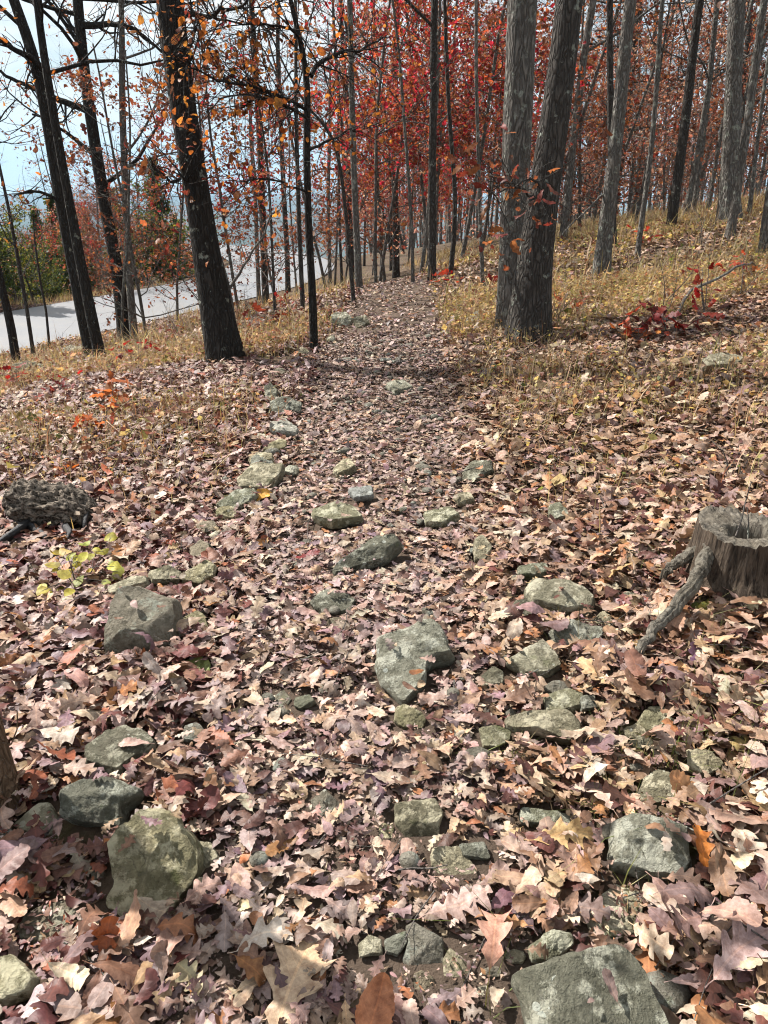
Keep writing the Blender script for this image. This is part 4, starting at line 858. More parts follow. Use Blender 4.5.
# far wood that reads as one mass, up the slope behind the countable trees
def far_wood():
    rg=rngf(77); n=420; a=rg.uniform(-.02,.85,n); D=np.sqrt(rg.uniform(58**2,115**2,n)); x=a*D; tb=Tubes()
    for i in range(n):
        h=Hs(x[i],D[i]); tb.add(np.array([[x[i],D[i],h-.5],[x[i]+rg.normal(0,.3),D[i],h+6],[x[i]+rg.normal(0,.6),D[i],h+13]]),[.16,.13,.06],5)
    me=tb.mesh('far_wood',M_BARK_GREY); link('far_wood',me,kind='stuff',label='distant trunks massed at the back of the wood')
    m=36000; a=rg.uniform(-.08,.85,m); D=np.sqrt(rg.uniform(52**2,110**2,m)); xx=a*D; z=H(xx,D)+rg.uniform(.6,12,m)
    f=fbm(np.stack([xx*.22,D*.22,z*.35],1),3,5)+rg.normal(0,.12,m); k=f>-.05; P=np.stack([xx,D,z],1)[k]; n=len(P)
    V,F,U,Cc=scatter(T_TINY,P,.34*np.exp(rg.normal(0,.3,n)),rg.uniform(0,6.283,n),rg.uniform(0,1.5,n),rg.uniform(0,6.283,n),palette(rg,n,PINKB+RUST[:2]),rg,lift=False)
    link('far_foliage',fast_mesh('far_foliage',V,F,U,Cc,mat=M_CROWN),kind='stuff',label='pinkish brown foliage massed at the back of the wood')
far_wood()

# ------------------------------------------------------------------ undergrowth
def grass_mask(x, y):
    cx_ = np.interp(y, tcn_[:,1], tcn_[:,0]); s = x-cx_
    rightz = sstep(.45,1.1,s)*sstep(2.4,8.5,y); leftz = sstep(.5,1.2,-s)*sstep(3.0,8,y)*.5
    n = fbm(np.stack([x*.6,y*.6,x*0],1),3,55)
    return np.clip((rightz+leftz)*(1-trail_t(x,y))*sstep(-.35,.45,n+.5*fbm(np.stack([x*2.3,y*2.3,x*0],1),2,57)),0,1)*(np.abs(road_dist(x,y))>ROADW/2+.15)
def sample_zone(rg, n, y0, y1, wide=.64, mask=grass_mask):
    y = np.sqrt(rg.uniform((y0+1)**2,(y1+1)**2,n))-1; x = rg.uniform(-1,1,n)*(wide*(y+1.2)+.3); k = rg.random(n) < mask(x,y); x=x[k];y=y[k]
    k = rock_top(x,y) < H(x,y)+.02; return x[k], y[k]
def blades(name, x, y, ln, wd, pal, rg, label, lean=.5):
    n=len(x); z=H(x,y); az=rg.uniform(0,6.283,n); le=np.abs(rg.normal(0,lean,n)); L=ln*np.exp(rg.normal(0,.35,n)); W=wd*np.exp(rg.normal(0,.25,n))
    d=np.stack([np.cos(az),np.sin(az)],1); p=np.stack([-d[:,1],d[:,0]],1); rows=[]
    for t,bw in ((0,1),(.5,.8),(1,.08)):
        c=np.c_[x,y]+d*(L*le*t*t)[:,None]; zz=z+L*t*np.sqrt(np.clip(1-(le*t*.5)**2,.1,1))
        for s_ in (-1,1): rows.append(np.c_[c+p*(s_*W*bw/2)[:,None], zz])
    V=np.stack(rows,1).reshape(-1,3); b=(np.arange(n)*6)[:,None]
    F=np.concatenate([b+np.array([0,1,3,2]), b+np.array([2,3,5,4])]); Cc=np.repeat(palette(rg,n,pal,.2),6,0)
    link(name, fast_mesh(name,V,F,None,Cc,mat=M_GRASS), kind='stuff', label=label)
STRAW=[(36,(.56,.46,.24)),(14,(.44,.39,.16)),(32,(.54,.43,.29)),(5,(.24,.26,.09)),(13,(.28,.15,.09))]
rg=rngf(61); x,y=sample_zone(rg,150000,4,20); blades('dry_grass',x,y,.12,.006,STRAW,rg,'thin straw coloured grass between the trees',.8)
x,y=sample_zone(rg,180000,2.6,9.5); blades('dry_grass',x,y,.15,.0045,STRAW,rg,'thin straw coloured grass and stems at the trail side',.7)
x,y=sample_zone(rg,110000,9,34); blades('dry_grass',x,y,.24,.014,STRAW,rg,'yellow grass tussocks on the far slope',.8)
x,y=sample_zone(rg,60000,3.5,16); cl=fbm(np.stack([x*4,y*4,x*0],1),2,93)>.22; blades('dry_grass',x[cl],y[cl],.27,.005,STRAW,rg,'longer bent straw tussocks between the trees',.9)
rg=rngf(62); x,y=sample_zone(rg,260000,3.2,22); n=len(x)
LOWP=[(28,(.58,.48,.20)),(12,(.42,.38,.13)),(24,(.50,.34,.20)),(14,(.28,.13,.08)),(16,(.54,.46,.30)),(6,(.17,.22,.06))]
pos=np.stack([x,y,H(x,y)+rg.uniform(.03,.17,n)],1)
V,F,U,Cc=scatter(T_TINY,pos,.035*np.exp(rg.normal(0,.35,n))*(1+.04*y),rg.uniform(0,6.283,n),rg.uniform(0,1.3,n),rg.uniform(0,6.283,n),side_palette(rg,x,y,LOWP,LOWL),rg,lift=False)
link('low_plants',fast_mesh('low_plants',V,F,U,Cc,mat=M_CROWN),kind='stuff',label='low yellowing huckleberry plants covering the slope')
x,y=sample_zone(rg,150000,3.0,9.5); n=len(x); cl=fbm(np.stack([x*3.1,y*3.1,x*0],1),3,91)>-.12; x=x[cl];y=y[cl];n=len(x)
pos=np.stack([x,y,H(x,y)+rg.uniform(.04,.20,n)],1)
V,F,U,Cc=scatter(T_TINY,pos,.030*np.exp(rg.normal(0,.35,n)),rg.uniform(0,6.283,n),rg.uniform(0,1.3,n),rg.uniform(0,6.283,n),side_palette(rg,x,y,LOWP,LOWL),rg,lift=False)
link('low_plants',fast_mesh('low_plants',V,F,U,Cc,mat=M_CROWN),kind='stuff',label='small leaved yellowing plants beside the trail')
# leaves caught in the grass
rg=rngf(66); x,y=sample_zone(rg,60000,3.6,22); n=len(x)
V,F,U,Cc=scatter(T_LOW,np.stack([x,y,H(x,y)+rg.uniform(.05,.13,n)],1),.075*np.exp(rg.normal(0,.3,n)),rg.uniform(0,6.283,n),np.abs(rg.normal(0,.55,n)),rg.uniform(0,6.283,n),side_palette(rg,x,y,P_RIGHT,[(30,(.20,.08,.05)),(22,(.32,.17,.10)),(20,(.13,.04,.035)),(16,(.34,.11,.045)),(20,(.42,.31,.24))]),rg)
link('leaf_litter',fast_mesh('leaf_litter',V,F,U,Cc,mat=M_LEAFFAR),kind='stuff',label='russet leaves caught in the grass of both banks')
# small green tufts close by
tx=[];ty=[]; rg=rngf(63)
for px,py,r_,k in ((748,745,.16,420),(762,790,.12,260),(735,700,.10,160),(560,640,.06,60),(690,600,.05,70),(700,640,.08,90),(640,572,.07,80),(660,520,.09,90),(590,470,.12,90),(555,475,.10,80),(395,690,.04,50),(655,770,.06,60),(500,755,.05,60),(620,880,.06,80),(610,820,.05,60),(655,540,.06,60),(510,985,.05,40)):
    c=G(px,py); tx.append(c[0]+rg.normal(0,r_,k)); ty.append(c[1]+rg.normal(0,r_,k))
x=np.concatenate(tx);y=np.concatenate(ty); k=rock_top(x,y)<H(x,y)+.02
blades('green_grass',x[k],y[k],.075,.0022,[(40,(.16,.20,.06)),(30,(.24,.27,.09)),(30,(.36,.33,.17))],rg,'thin green and straw grass growing between the leaves',.9)
# twigs and bits of debris
rg=rngf(64); tb=Tubes()
for i in range(700):
    y_=math.sqrt(rg.uniform(1.6**2,8.5**2))-.9; x_=rg.uniform(-1,1)*(.6*(y_+1.2)); L=rg.uniform(.05,.28)*(1 if rg.random()<.9 else 2); az=rg.uniform(0,6.283)
    P=wander(rg,(x_,y_,Hs(x_,y_)+rg.uniform(.02,.07)),(math.cos(az),math.sin(az),rg.normal(0,.12)),L,5,0,.13); tb.add(P,rg.uniform(.001,.003)*np.linspace(1,.5,5),4)
link('twig_litter',tb.mesh('twig_litter',M_BARK_TWIG),kind='stuff',label='small dead twigs scattered among the fallen leaves')
# gravel on the trail
rg=rngf(65); n=480; y=np.sqrt(rg.uniform(1.5**2,9**2,n))-.8; cx_=np.interp(y,tcn_[:,1],tcn_[:,0]); x=cx_+rg.normal(0,.55,n)*(1+.05*y); z=H(x,y)
V=[];F=[]
ico=None
import bmesh
bm=bmesh.new(); bmesh.ops.create_icosphere(bm,subdivisions=2,radius=1); iv=np.array([v.co for v in bm.verts]); jf=np.array([[v.index for v in f.verts] for f in bm.faces]); bm.free()
for i in range(n):
    s=rg.uniform(.008,.032)*(1 if rg.random()<.9 else 1.5); d=iv*(1+.28*fbm(iv*1.1+i*3.3,2,i))[:,None]*np.array([rg.uniform(.8,1.4),rg.uniform(.7,1.1),rg.uniform(.45,.8)])*s
    a=rg.uniform(0,6.28); c,q=math.cos(a),math.sin(a); d=np.c_[d[:,0]*c-d[:,1]*q,d[:,0]*q+d[:,1]*c,d[:,2]]; V.append(d+np.array([x[i],y[i],z[i]+.028])); F.append(jf+i*len(iv))
link('gravel',fast_mesh('gravel',np.concatenate(V),np.concatenate(F),mat=ROCKM['brown']),kind='stuff',label='small loose stones among the leaves of the trail')

# ------------------------------------------------------------------ seedlings
def seedling(label, px, py, h, nleaf, size, pal, seed, spread=.12, lean=(0,0), T=T_MID, name='oak_seedling', cat='seedling', group='oak seedlings in autumn colour', stems=2, mat=None, parts=False, transl=True, tilt=.55):
    rg=rngf(seed); b=G(px,py); root=thing(name,label,cat,b,group); tb=Tubes(); ends=[]
    for s_ in range(stems):
        d=np.array([rg.normal(lean[0],.3),rg.normal(lean[1],.3),1]); d/=np.linalg.norm(d); P=wander(rg,b-np.array([0,0,.03]),d,h*rg.uniform(.7,1.1),7,.02,.1); tb.add(P,np.linspace(.004,.0015,7)*(1+h),5)
        for i in range(2,7):
            for _ in range(max(1,int(nleaf/stems/5))):
                az=rg.uniform(0,6.283); L=rg.uniform(.3,1)*spread; Q=wander(rg,P[i],(math.cos(az),math.sin(az),.3),L,4,-.05,.1); tb.add(Q,.0012*np.ones(4),3); ends.append(Q[-1])
    link('stem',tb.mesh('stem',M_BARK_TWIG),root).location=(0,0,0)
    root.children[0].data.transform(Matrix.Translation(-Vector(b)))
    E=np.array(ends); n=len(E); col=palette(rg,n,pal,.15)
    if parts:
        for i in range(n):
            V,F,U,Cc=scatter(T,E[i:i+1]-b,np.array([size*rg.uniform(.7,1.25)]),rg.uniform(0,6.283,1),np.abs(rg.normal(tilt,.25,1)),rg.uniform(-.6,.6,1),col[i:i+1],rg,lift=False)
            link('leaf',fast_mesh('leaf',V,F,U,Cc,mat=mat or M_CROWN),root)
    else:
        V,F,U,Cc=scatter(T,E-b,size*np.exp(rg.normal(0,.25,n)),rg.uniform(0,6.283,n),np.abs(rg.normal(tilt,.35,n)),rg.uniform(0,6.283,n),col,rg,lift=False)
        link('foliage',fast_mesh('foliage',V,F,U,Cc,mat=mat or M_CROWN),root)
    return root
YG=[(60,(.62,.62,.11)),(30,(.50,.56,.12)),(10,(.62,.58,.2))]
seedling('yellow green broad leaved seedling between the charred log and the cracked boulder',84,598,.24,40,.062,[(60,(.60,.60,.13)),(25,(.44,.50,.13)),(15,(.56,.48,.2))],5,spread=.19,T=T_OVATE,name='seedling',group=None,parts=True,stems=3,lean=(-.05,.0),tilt=.35)
seedling('tiny green sprout beside the large angular slab',508,975,.035,3,.022,[(1,(.14,.26,.12))],6,spread=.02,T=T_OVATE,name='sprout',cat='sprout',group=None,parts=True,stems=1)
seedling('small green sprout on the trunk side at the lower left',28,745,.06,3,.035,[(1,(.16,.28,.06))],16,spread=.03,T=T_OVATE,name='sprout',cat='sprout',group=None,parts=True,stems=1)
seedling('strappy yellow green plant at the foot of the stump',712,618,.07,7,.10,[(1,(.38,.36,.10)),(1,(.22,.26,.08))],7,spread=.05,T=T_TREE,name='seedling',group=None,parts=True,stems=2)
CR=[(50,(.30,.02,.02)),(30,(.40,.06,.03)),(20,(.18,.02,.02))]; SA=[(50,(.48,.16,.06)),(30,(.40,.08,.04)),(20,(.5,.25,.1))]
for i,(lb,px,py,h,nl,sz,pl,sp) in enumerate([
 ('deep red seedling held high beside the pale bare shrub on the right slope',704,318,.55,16,.13,CR,.16),
 ('spreading maroon seedling under the bare shrub on the right slope',668,338,.32,44,.13,[(50,(.20,.03,.03)),(30,(.34,.05,.03)),(20,(.12,.03,.03))],.3),
 ('bright red and orange seedling left of the bare shrub',640,345,.22,22,.12,CR+SA,.24),
 ('orange tinged seedling at the right edge of the slope',742,288,.35,20,.12,SA+CR[:1],.24),
 ('large orange leaved seedling in the left brush',112,415,.28,16,.15,SA,.22),
 ('small orange red seedling below the larger orange one',97,436,.18,10,.12,SA,.14),
 ('solitary orange leaf sprig behind the charred log',66,478,.12,5,.12,[(60,(.50,.15,.03)),(30,(.45,.10,.03))],.08),
 ('dark red seedling at the foot of the dark leaning trunk',140,368,.35,26,.12,CR,.25),
 ('red brown seedling left of the thick black trunk base',172,350,.35,24,.12,[(50,(.24,.05,.03)),(30,(.34,.09,.04))],.28),
 ('red seedling at the left edge under the road',18,392,.35,22,.12,CR,.22),
 ('low maroon seedling beneath the long dark rock at the left',60,398,.22,26,.11,CR,.28),
 ('red brown seedling between the black trunk and the slender trunk',262,335,.38,30,.12,[(50,(.24,.05,.03)),(30,(.36,.10,.04))],.30),
 ('red seedling beside the trail below the thin sapling',290,318,.35,22,.12,CR,.24),
 ('red seedling on the bank right of the end of the trail',446,290,.35,20,.12,CR,.24),
 ('small red sprig just left of the twin trunks',493,292,.30,12,.11,CR,.16),
 ('rust seedling in the grass high on the right slope',640,225+22,.4,16,.12,CR,.2),
 ('rust coloured seedling between twin trunks and grey trunk',566,318,.25,18,.10,[(50,(.26,.08,.04))],.22)]):
    seedling(lb,px,py,h,nl,sz,pl,40+i,spread=sp,stems=3)
def bare_shrub(label, px, py, h, seed, n=4, r=.006, spread=.5, mat=M_BARK_TWIG, name='bare_shrub'):
    rg=rngf(seed); b=G(px,py); tb=Tubes(); tips=[]
    for s_ in range(n):
        d=np.array([rg.normal(0,spread),rg.normal(0,spread),1]); d/=np.linalg.norm(d); branchy(rg,tb,tips,b-np.array([0,0,.03]),d,h*rg.uniform(.7,1),r,2,.02,(3,4),.14)
    me=tb.mesh(name,mat); me.transform(Matrix.Translation(-Vector(b))); return link(name,me,None,b,label=label,category='shrub',group='leafless shrubs')
for i,(lb,px,py,h,n) in enumerate([('pale leafless shrub standing above the maroon seedling on the right slope',661,318,.75,3),
 ('fine leafless shrub at the right edge above the pale outcrop',740,300,.5,3),('wiry shrub at the foot of the twin trunks',548,330,.45,4),
 ('leafless shrub by the road left of the thick black trunk',185,345,.8,3),('grey twiggy shrub left of the crossing pair',62,362,.8,3),
 ('low wiry shrub above the stump',735,480,.22,3),('leafless shrub between the trail and the thin sapling',252,330,.9,3),
 ('twiggy shrub at the top of the slope under the stout pale trunk',700,250,.8,3)]):
    bare_shrub(lb,px,py,h,70+i,n)

# ------------------------------------------------------------------ fallen wood
def stick(label, pts, r, name='fallen_branch', mat=M_BARK_TWIG, lift=.03, arc=0, seed=1, cat='branch', n=12):
    L=_resample(np.array([G(*p,dz=lift) for p in pts]),n); L[:,2]+=arc*np.sin(np.linspace(0,np.pi,n)); L[1:-1]+=rngf(seed).normal(0,r*.7,(n-2,3)); tb=Tubes(); tb.add(L,r*np.linspace(1,.55,n),8); b=L[0].copy()
    me=tb.mesh(name,mat); me.transform(Matrix.Translation(-Vector(b))); return link(name,me,None,b,label=label,category=cat)
stick('straight pale stick lying across the trail ahead',[(380,361),(408,362)],.028,'fallen_stick')
stick('broken grey stick left of the straight pale one across the trail',[(338,362),(362,361)],.02,'fallen_stick',seed=2)
stick('long arching dead branch on the right slope beyond the maroon seedling',[(664,326),(690,309),(722,298),(742,285),(758,268)],.016,arc=.25,seed=3)
stick('dead branch on the ground right of the twin trunks',[(566,318),(580,324),(596,332)],.02,seed=4)
stick('thin curved dead twig in the grass beside the rounded grey block',[(585,860),(598,866),(604,880)],.003,'fallen_twig',seed=5,lift=.05)
stick('straight grey twig leaning in leaves beside the rounded grey block',[(683,885),(702,903)],.003,'fallen_twig',seed=6,lift=.06)
stick('dark thin root trailing past the squarish cracked boulder',[(228,665),(234,680),(245,688),(252,700)],.005,'bare_root',seed=7,cat='root')

def wood_material(name, a, b_, scale=1.0):
    m,t,o=new_mat(name); q=NT(t); tcn=q.n('ShaderNodeTexCoord').outputs['Object']
    f=q.noise(q.mapping(tcn,(1,1,.07)),70*scale,6,.7,.6); g=q.noise(tcn,9,5,.65)
    col=q.mix(q.ramp(f,[(.35,0.0),(.68,1.0)]),a,b_); col=q.mix(q.math('MULTIPLY',q.ramp(g,[(.45,0.0),(.65,1.0)]),.5),col,q.mix(1.0,col,(.55,.5,.42),'MULTIPLY'))
    q.l(q.bsdf(col,.9,q.bump(f,1.0,.02),.15),o.inputs[0]); return m
M_STUMP=wood_material('weathered stump wood',(.018,.013,.010),(.17,.13,.098))  # brown body wood, darkened to carry the shade on its front
M_ROOT=wood_material('bleached root wood',(.045,.038,.03),(.27,.245,.20),.8)
M_STUMPTOP=wood_material('weathered sawn wood',(.05,.042,.034),(.24,.215,.175),.6)
def stump():
    f0=G(744,607); c=f0+np.array([.035,.15,0]); c[2]=Hs(c[0],c[1]); Rt=.170; hgt=.235; rg=rngf(8)
    root=thing('tree_stump','weathered grey hollow tree stump with a long root, at the right edge','stump',c)
    M=160; th=np.linspace(0,2*np.pi,M,endpoint=False); rows=[]
    lob=.10*np.cos(3*th+.6)+.07*np.cos(5*th+2.0)+.05*np.cos(8*th+1)
    ridge=fbm(np.stack([np.cos(th)*7,np.sin(th)*7,th*0],1),4,3); fine=fbm(np.stack([np.cos(th)*26,np.sin(th)*26,th*0],1),3,4)
    zs=np.r_[np.linspace(-.12,.9,30),np.linspace(.93,1.0,4)]
    rim=hgt*(1+.05*fbm(np.stack([np.cos(th)*2.2,np.sin(th)*2.2,th*0],1),3,9)+.025*np.sign(np.sin(th*4+1))+.05*fine)
    for z in zs:
        fl=.42*math.exp(-max(z,-.1)*3.6); r=Rt*(1+fl*(.55+.9*np.clip(lob*3.2+.35,0,1))+lob*.5*(1-.4*z)+.045*ridge+.03*fine*(1+.0*z))
        sh=fbm(np.stack([np.cos(th)*5,np.sin(th)*5,th*0+z*1.2],1),3,12)*.05*Rt
        rows.append(np.stack([(r+sh)*np.cos(th),(r+sh)*np.sin(th),rim*z if z>0 else np.full(M,z*hgt)],1))
    outer=np.concatenate(rows); n=len(rows); i=np.arange(n-1)[:,None]*M; j=np.arange(M)[None]; k=(j+1)%M; F=np.stack([i+j,i+k,i+M+k,i+M+j],-1).reshape(-1,4)
    link('trunk',fast_mesh('trunk',outer,F,mat=M_STUMP),root)
    # broken rim and the hollow inside
    rows2=[rows[-1]]; flat=hgt*.97
    for t,zz,bl in ((.96,.006,.2),(.90,-.002,.5),(.80,.002,.7),(.70,-.002,.8),(.60,-.006,.9),(.52,-.012,1),(.47,-.06,1),(.43,-.12,1),(.3,-.17,1),(.02,-.18,1)):
        q=rows[-1].copy(); w_=t*(1+.12*fbm(np.stack([np.cos(th)*3,np.sin(th)*3,th*0+2],1),3,5)*(t<.9)); q[:,0]*=w_; q[:,1]*=w_*(1 if t>.7 else .72); q[:,2]=rim*(1-bl)+flat*bl+zz+.006*fine
        if t<.6: q[:,0]=Rt*t*np.cos(th)*(1+.12*np.cos(3*th)); q[:,1]=Rt*t*.62*np.sin(th)
        rows2.append(q)
    V=np.concatenate(rows2); n=len(rows2); i=np.arange(n-1)[:,None]*M; F=np.stack([i+j,i+k,i+M+k,i+M+j],-1).reshape(-1,4)
    link('broken_top',fast_mesh('broken_top',V,F,mat=M_STUMPTOP),root)
    def rootp(pix, w0, w1, name='root', hs=None):
        L=[]
        for (px,py,y_off,zz) in pix:
            d=ray(px,py); 
            if zz is None: q=G(px,py,.095)
            else: t=(zz-EYE)/d[2]; q=np.array([0,0,EYE])+d*t
            L.append(q)
        L=_resample(np.array(L),26); L[1:-1]=.5*L[1:-1]+.25*(L[:-2]+L[2:]); tb=Tubes(); r=np.linspace(w0,w1,26)
        def bmp(P,t_): return 1+.08*np.cos(3*t_[None]+1+P[:,2:3]*9)+.08*np.cos(9*t_[None]+P[:,:1]*5)+.2*fbm(np.stack([np.cos(t_)[None]*2.2+0*P[:,:1],np.sin(t_)[None]*2.2+0*P[:,:1],P[:,:1]*14+0*t_[None]],-1),4,2)
        L[-1]-=np.array([0,0,.03]); L[1:-1]+=rngf(3).normal(0,.0035,(24,3)); tb.add(L,r,30,bump=bmp); me=tb.mesh(name,M_ROOT); me.transform(Matrix.Translation(-Vector(c))); link(name,me,root)
    b=c[2]
    rootp([(722,535,0,b+.20),(708,550,0,b+.17),(700,570,0,b+.14),(692,588,0,b+.125),(678,606,0,None),(661,623,0,None),(648,637,0,None),(640,647,0,None)],.031,.013)
    rootp([(708,548,0,b+.15),(694,553,0,b+.125),(678,563,0,b+.09),(664,572,0,None)],.028,.012)
    # two dry stalks growing out of the hollow
    for k,(dx,h,l) in enumerate(((-.03,.22,.1),(.02,.12,-.05))):
        P=wander(rngf(30+k),c+np.array([dx,.02,hgt*.75]),(l,.1,1),h,6,.02,.08); tb=Tubes(); tb.add(P,.0035*np.linspace(1,.5,6),5); o=link('dry_stalk',tb.mesh('dry_stalk',M_BARK_TWIG),None,None,label='thin dry stalk %s rising from the stump hollow'%('taller and darker,' if k==0 else 'shorter and paler,'),category='stalk')
stump()
def log():
    c=G(48,535,.0); c=c+np.array([0,.10,0]); c[2]=Hs(c[0],c[1]); n=110; M=110; th=np.linspace(0,2*np.pi,M,endpoint=False)
    root=thing('rotten_log','grey crumbling log with a charred black underside, at the left edge','log',c)
    t=np.linspace(-1,1,n); cx_=t*.23; r=.095*(1-np.abs(t)**5)**.5*(1+.12*np.sin(t*5+1)); rows=[]
    X=cx_[:,None]+0*th[None]; Y=r[:,None]*np.cos(th)[None]*1.15; Z=r[:,None]*np.sin(th)[None]*.9+.085
    P=np.stack([X,Y,Z],-1); nd=np.stack([0*X,np.cos(th)[None]+0*X,np.sin(th)[None]+0*X],-1)
    a=.08*fbm(P*np.array([7,14,14]),4,4)+.035*(1-2*np.abs(fbm(P*np.array([18,34,34]),3,6))); P=P+nd*a[...,None]; P[:,:,2]+=.05*t[:,None]*-1+.02
    i=np.arange(n-1)[:,None]*M; j=np.arange(M)[None]; k=(j+1)%M; F=np.stack([i+j,i+k,i+M+k,i+M+j],-1).reshape(-1,4)
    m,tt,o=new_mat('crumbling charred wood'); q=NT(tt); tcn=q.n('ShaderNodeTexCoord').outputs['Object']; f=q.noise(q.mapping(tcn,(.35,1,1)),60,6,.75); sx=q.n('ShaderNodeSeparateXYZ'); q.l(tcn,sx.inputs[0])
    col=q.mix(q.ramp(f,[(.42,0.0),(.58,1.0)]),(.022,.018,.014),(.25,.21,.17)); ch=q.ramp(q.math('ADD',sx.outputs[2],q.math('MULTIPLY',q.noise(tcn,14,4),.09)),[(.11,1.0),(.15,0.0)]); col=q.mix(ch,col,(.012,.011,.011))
    q.l(q.bsdf(col,.9,q.bump(f,1.0,.02),.1),o.inputs[0])
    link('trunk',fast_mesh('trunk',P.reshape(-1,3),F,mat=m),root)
    cm,t2,o2=new_mat('charcoal'); q2=NT(t2); f2=q2.noise(q2.n('ShaderNodeTexCoord').outputs['Object'],50,5,.7); q2.l(q2.bsdf(q2.mix(f2,(.008,.008,.009),(.035,.034,.036)),.6,q2.bump(f2,1.0,.01),.4),o2.inputs[0])
    for px,w0 in (([(30,522),(16,532),(2,541),(-14,552)],.030),([(20,520),(34,528),(46,536)],.022),([(78,500),(86,512),(84,524)],.030),([(60,522),(70,532),(66,540)],.020)):
        L=_resample(np.array([G(x,y,.075) for x,y in px]),12); L[-1,2]-=.03; tb=Tubes(); tb.add(L,w0*np.linspace(1.1,.45,12),9,bump=lambda P,t_:1+.25*np.cos(2*t_[None]+1)+.5*fbm(np.stack([np.cos(t_)[None]*1.6+0*P[:,:1],np.sin(t_)[None]*1.6+0*P[:,:1],P[:,:1]*22+0*t_[None]],-1),3,3)); me=tb.mesh('charred_branch',cm); me.transform(Matrix.Translation(-Vector(c))); link('charred_branch',me,root)
log()

# ------------------------------------------------------------------ single fallen leaves that catch the eye
def big_leaf(label, px, py, size, col, yaw, kind, seed, tilt=.25, lift=.07):
    rg=rngf(seed); T=[leaf_template(rg,40,7,kind,True)]; p=G(px,py,lift); c=np.array([col])
    V,F,U,Cc=scatter(T,np.zeros((1,3)),np.array([size]),np.array([yaw]),np.array([tilt]),np.array([rg.uniform(-.5,.5)]),c,rg,flip=0,lift=False)
    link('oak_leaf',fast_mesh('oak_leaf',V,F,U,Cc,mat=M_LEAF),None,p,label=label,category='leaf',group='large single oak leaves on the ground')
for a in [
 ('very large pale tan oak leaf at the bottom centre of the picture',292,985,.22,(.50,.37,.25),1.3,'red',1,.15,.05),
 ('crumpled orange brown leaf standing at the bottom centre',375,1008,.12,(.42,.17,.08),1.2,'ovate',2,.5,.06),
 ('pale grey lobed leaf low left of centre with notched edge',262,943,.12,(.46,.41,.36),.3,'white',3,.1,.06),
 ('purple oak leaf lying below the strappy plant near the stump',701,662,.12,(.25,.14,.22),1.9,'white',4,.3,.06),
 ('bright orange oak leaf on the right of the rounded grey block',706,850,.11,(.46,.16,.03),1.5,'red',5,.5,.07),
 ('large mauve white oak leaf spread out near the bottom right corner',742,958,.17,(.40,.29,.28),.5,'white',6,.2,.08),
 ('tan oak leaf with a tall curled edge behind the rounded grey block',690,795,.13,(.40,.20,.09),2.4,'chestnut',7,.6,.06),
 ('two toned golden oak leaf between the ledge and the rounded grey block',560,838,.14,(.52,.36,.17),.1,'red',8,.3,.06),
 ('mauve oak leaf resting above the knot of stones',455,900,.15,(.42,.31,.28),.4,'white',9,.2,.06),
 ('rose brown oak leaf with long points right of the knot of stones',492,935,.14,(.42,.24,.18),1.4,'red',10,.4,.07),
 ('pale lilac oak leaf curled in the lower left corner',40,1000,.15,(.46,.38,.40),.5,'white',11,.3,.06),
 ('cream curled leaf stub in the lower left near the corner rock',68,975,.11,(.56,.47,.34),-.3,'chestnut',12,.4,.07),
 ('deep rust leaf folded below the tall greenish boulder',108,945,.11,(.32,.09,.03),1.5,'red',13,.7,.07),
 ('rust red oak leaf above the tall greenish boulder',163,800,.12,(.34,.12,.06),1.2,'red',14,.6,.05),
 ('dark crimson oak leaf lying in the trail below the leaning edging slab',306,556,.12,(.16,.02,.02),.4,'white',15,.15,.05),
 ('yellow orange leaf on the edging slab beside the trail',262,495,.13,(.55,.30,.05),.4,'ovate',16,.5,.06),
 ('green leaf half buried right of the squarish cracked boulder',197,668,.12,(.17,.20,.06),2.6,'ovate',17,.3,.04),
 ('bright orange leaf against the front of the squarish cracked boulder',135,665,.12,(.40,.15,.05),.4,'red',18,.7,.04)]: big_leaf(*a)

# ------------------------------------------------------------------ air
def haze(density):
    m=bpy.data.materials.new('haze'); m.use_nodes=True; t=m.node_tree; t.nodes.clear(); o=t.nodes.new('ShaderNodeOutputMaterial'); v=t.nodes.new('ShaderNodeVolumePrincipled')
    v.inputs['Density'].default_value=density; v.inputs['Color'].default_value=(.45,.74,1.0,1); t.links.new(v.outputs[0],o.inputs['Volume'])
    z0=float(GZ.min())-1; z1=420; L=9490
    V=[(x,y,z) for x in (-L,L) for y in (-L+4,L) for z in (z0,z1)]; F=[(0,1,3,2),(4,6,7,5),(0,4,5,1),(2,3,7,6),(0,2,6,4),(1,5,7,3)]
    me=bpy.data.meshes.new('haze'); me.from_pydata(V,[],F); me.materials.append(m); link('haze',me,kind='stuff',label='thin blue air between the wood and the far hills')


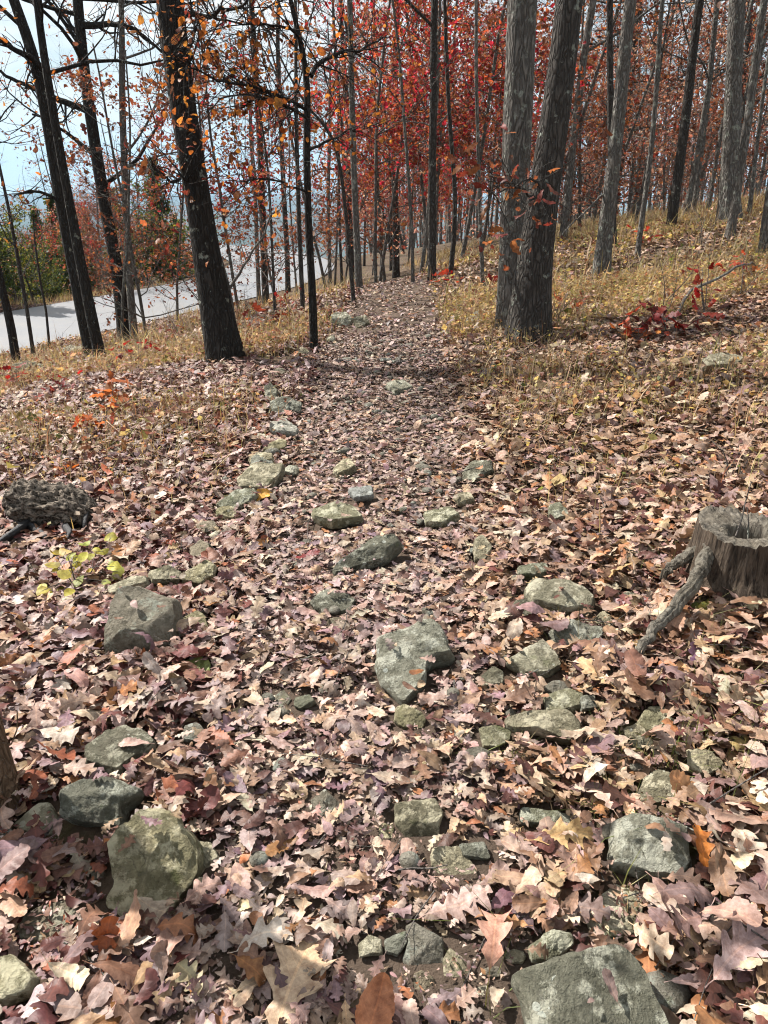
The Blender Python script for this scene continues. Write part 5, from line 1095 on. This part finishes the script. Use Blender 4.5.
# ------------------------------------------------------------------ keep the background trees that show, and say which is which
def to_px(P):
    v=np.array(P,float)-np.array([0,0,EYE]); cp,sp=math.cos(PITCH),math.sin(PITCH); dz=v[1]*cp-v[2]*sp; u=v[1]*sp+v[2]*cp; return 384+FPX*v[0]/dz, 512-FPX*u/dz
bpy.context.view_layer.update(); dg=bpy.context.evaluated_depsgraph_get(); eye=Vector((0,0,EYE)); rgv=rngf(5); info=[]
for root in BG:
    seen=0; xs=[]; mw=root.matrix_world
    for ch,k in ((root.children[0],30),(root.children[1],46)):
        vs_=ch.data.vertices; m_=len(vs_); got=0
        for i in rgv.integers(0,m_,k*4):
            p=mw@vs_[int(i)].co
            if p.y<2: continue
            x_,y_=to_px(p)
            if not(0<x_<768 and 0<y_<1024): continue
            got+=1
            if got>k: break
            d=(p-eye).normalized(); hit,loc,nn,fi,ob,_m=scene.ray_cast(dg,eye+d*.05,d)
            if hit and ob.name!='haze' and ob.parent and ob.parent.name==root.name: seen+=1; xs.append(x_)
            elif hit and ob.name=='haze': pass
    if seen<2:
        for ch in list(root.children): bpy.data.objects.remove(ch)
        bpy.data.objects.remove(root); continue
    info.append((root,to_px(root.location)[0] if 0<to_px(root.location)[0]<768 else float(np.median(xs))))
print('background trees kept',len(info),'of',len(BG))
MARK=[(0,'left edge'),(85,'crossing pair'),(125,'leaning trunk'),(215,'thickest black trunk'),(313,'forked trunk'),(358,'bend trunk'),(432,'blackest trunk'),(512,'twin trunks'),(606,'pale sided trunk'),(672,'bending trunk'),(731,'stout trunk'),(768,'right edge')]
ORD=['first','second','third','fourth','fifth','sixth','seventh','eighth','ninth','tenth','eleventh','twelfth','thirteenth','fourteenth','fifteenth','sixteenth','seventeenth','eighteenth','nineteenth','twentieth']
from collections import defaultdict
bk=defaultdict(list)
for root,x_ in info:
    k=max(i for i in range(len(MARK)-1) if x_>=MARK[i][0] or i==0); lab=root['label']; grp=root['group']
    short=('far grey trunk' if 'far back' in lab else 'grey forest trunk' if 'grey trunk' in lab else 'crimson small tree' if 'crimson' in lab else 'pinkish small tree' if 'pinkish' in lab else 'rust small tree' if 'rust' in lab else 'yellow green tree' if 'yellow green' in lab else 'dark pine' if 'pine' in lab else 'bare thin tree' if 'bare' in lab else 'red small tree')
    if 'road' in grp: short+=' beyond the road' if 'beyond' in grp else ' above the road'
    elif 'bend' in grp: short+=' at the bend'
    bk[(k,short)].append((x_,root))
for (k,short),L in bk.items():
    L.sort(key=lambda t:t[0])
    for i,(x_,root) in enumerate(L):
        a,b_=MARK[k][1],MARK[k+1][1]
        root['label'] = f'{short}, {ORD[i]} from left between {a} and {b_}' if len(L)>1 else f'{short}, the only one between {a} and {b_}'

haze(1.5e-4)
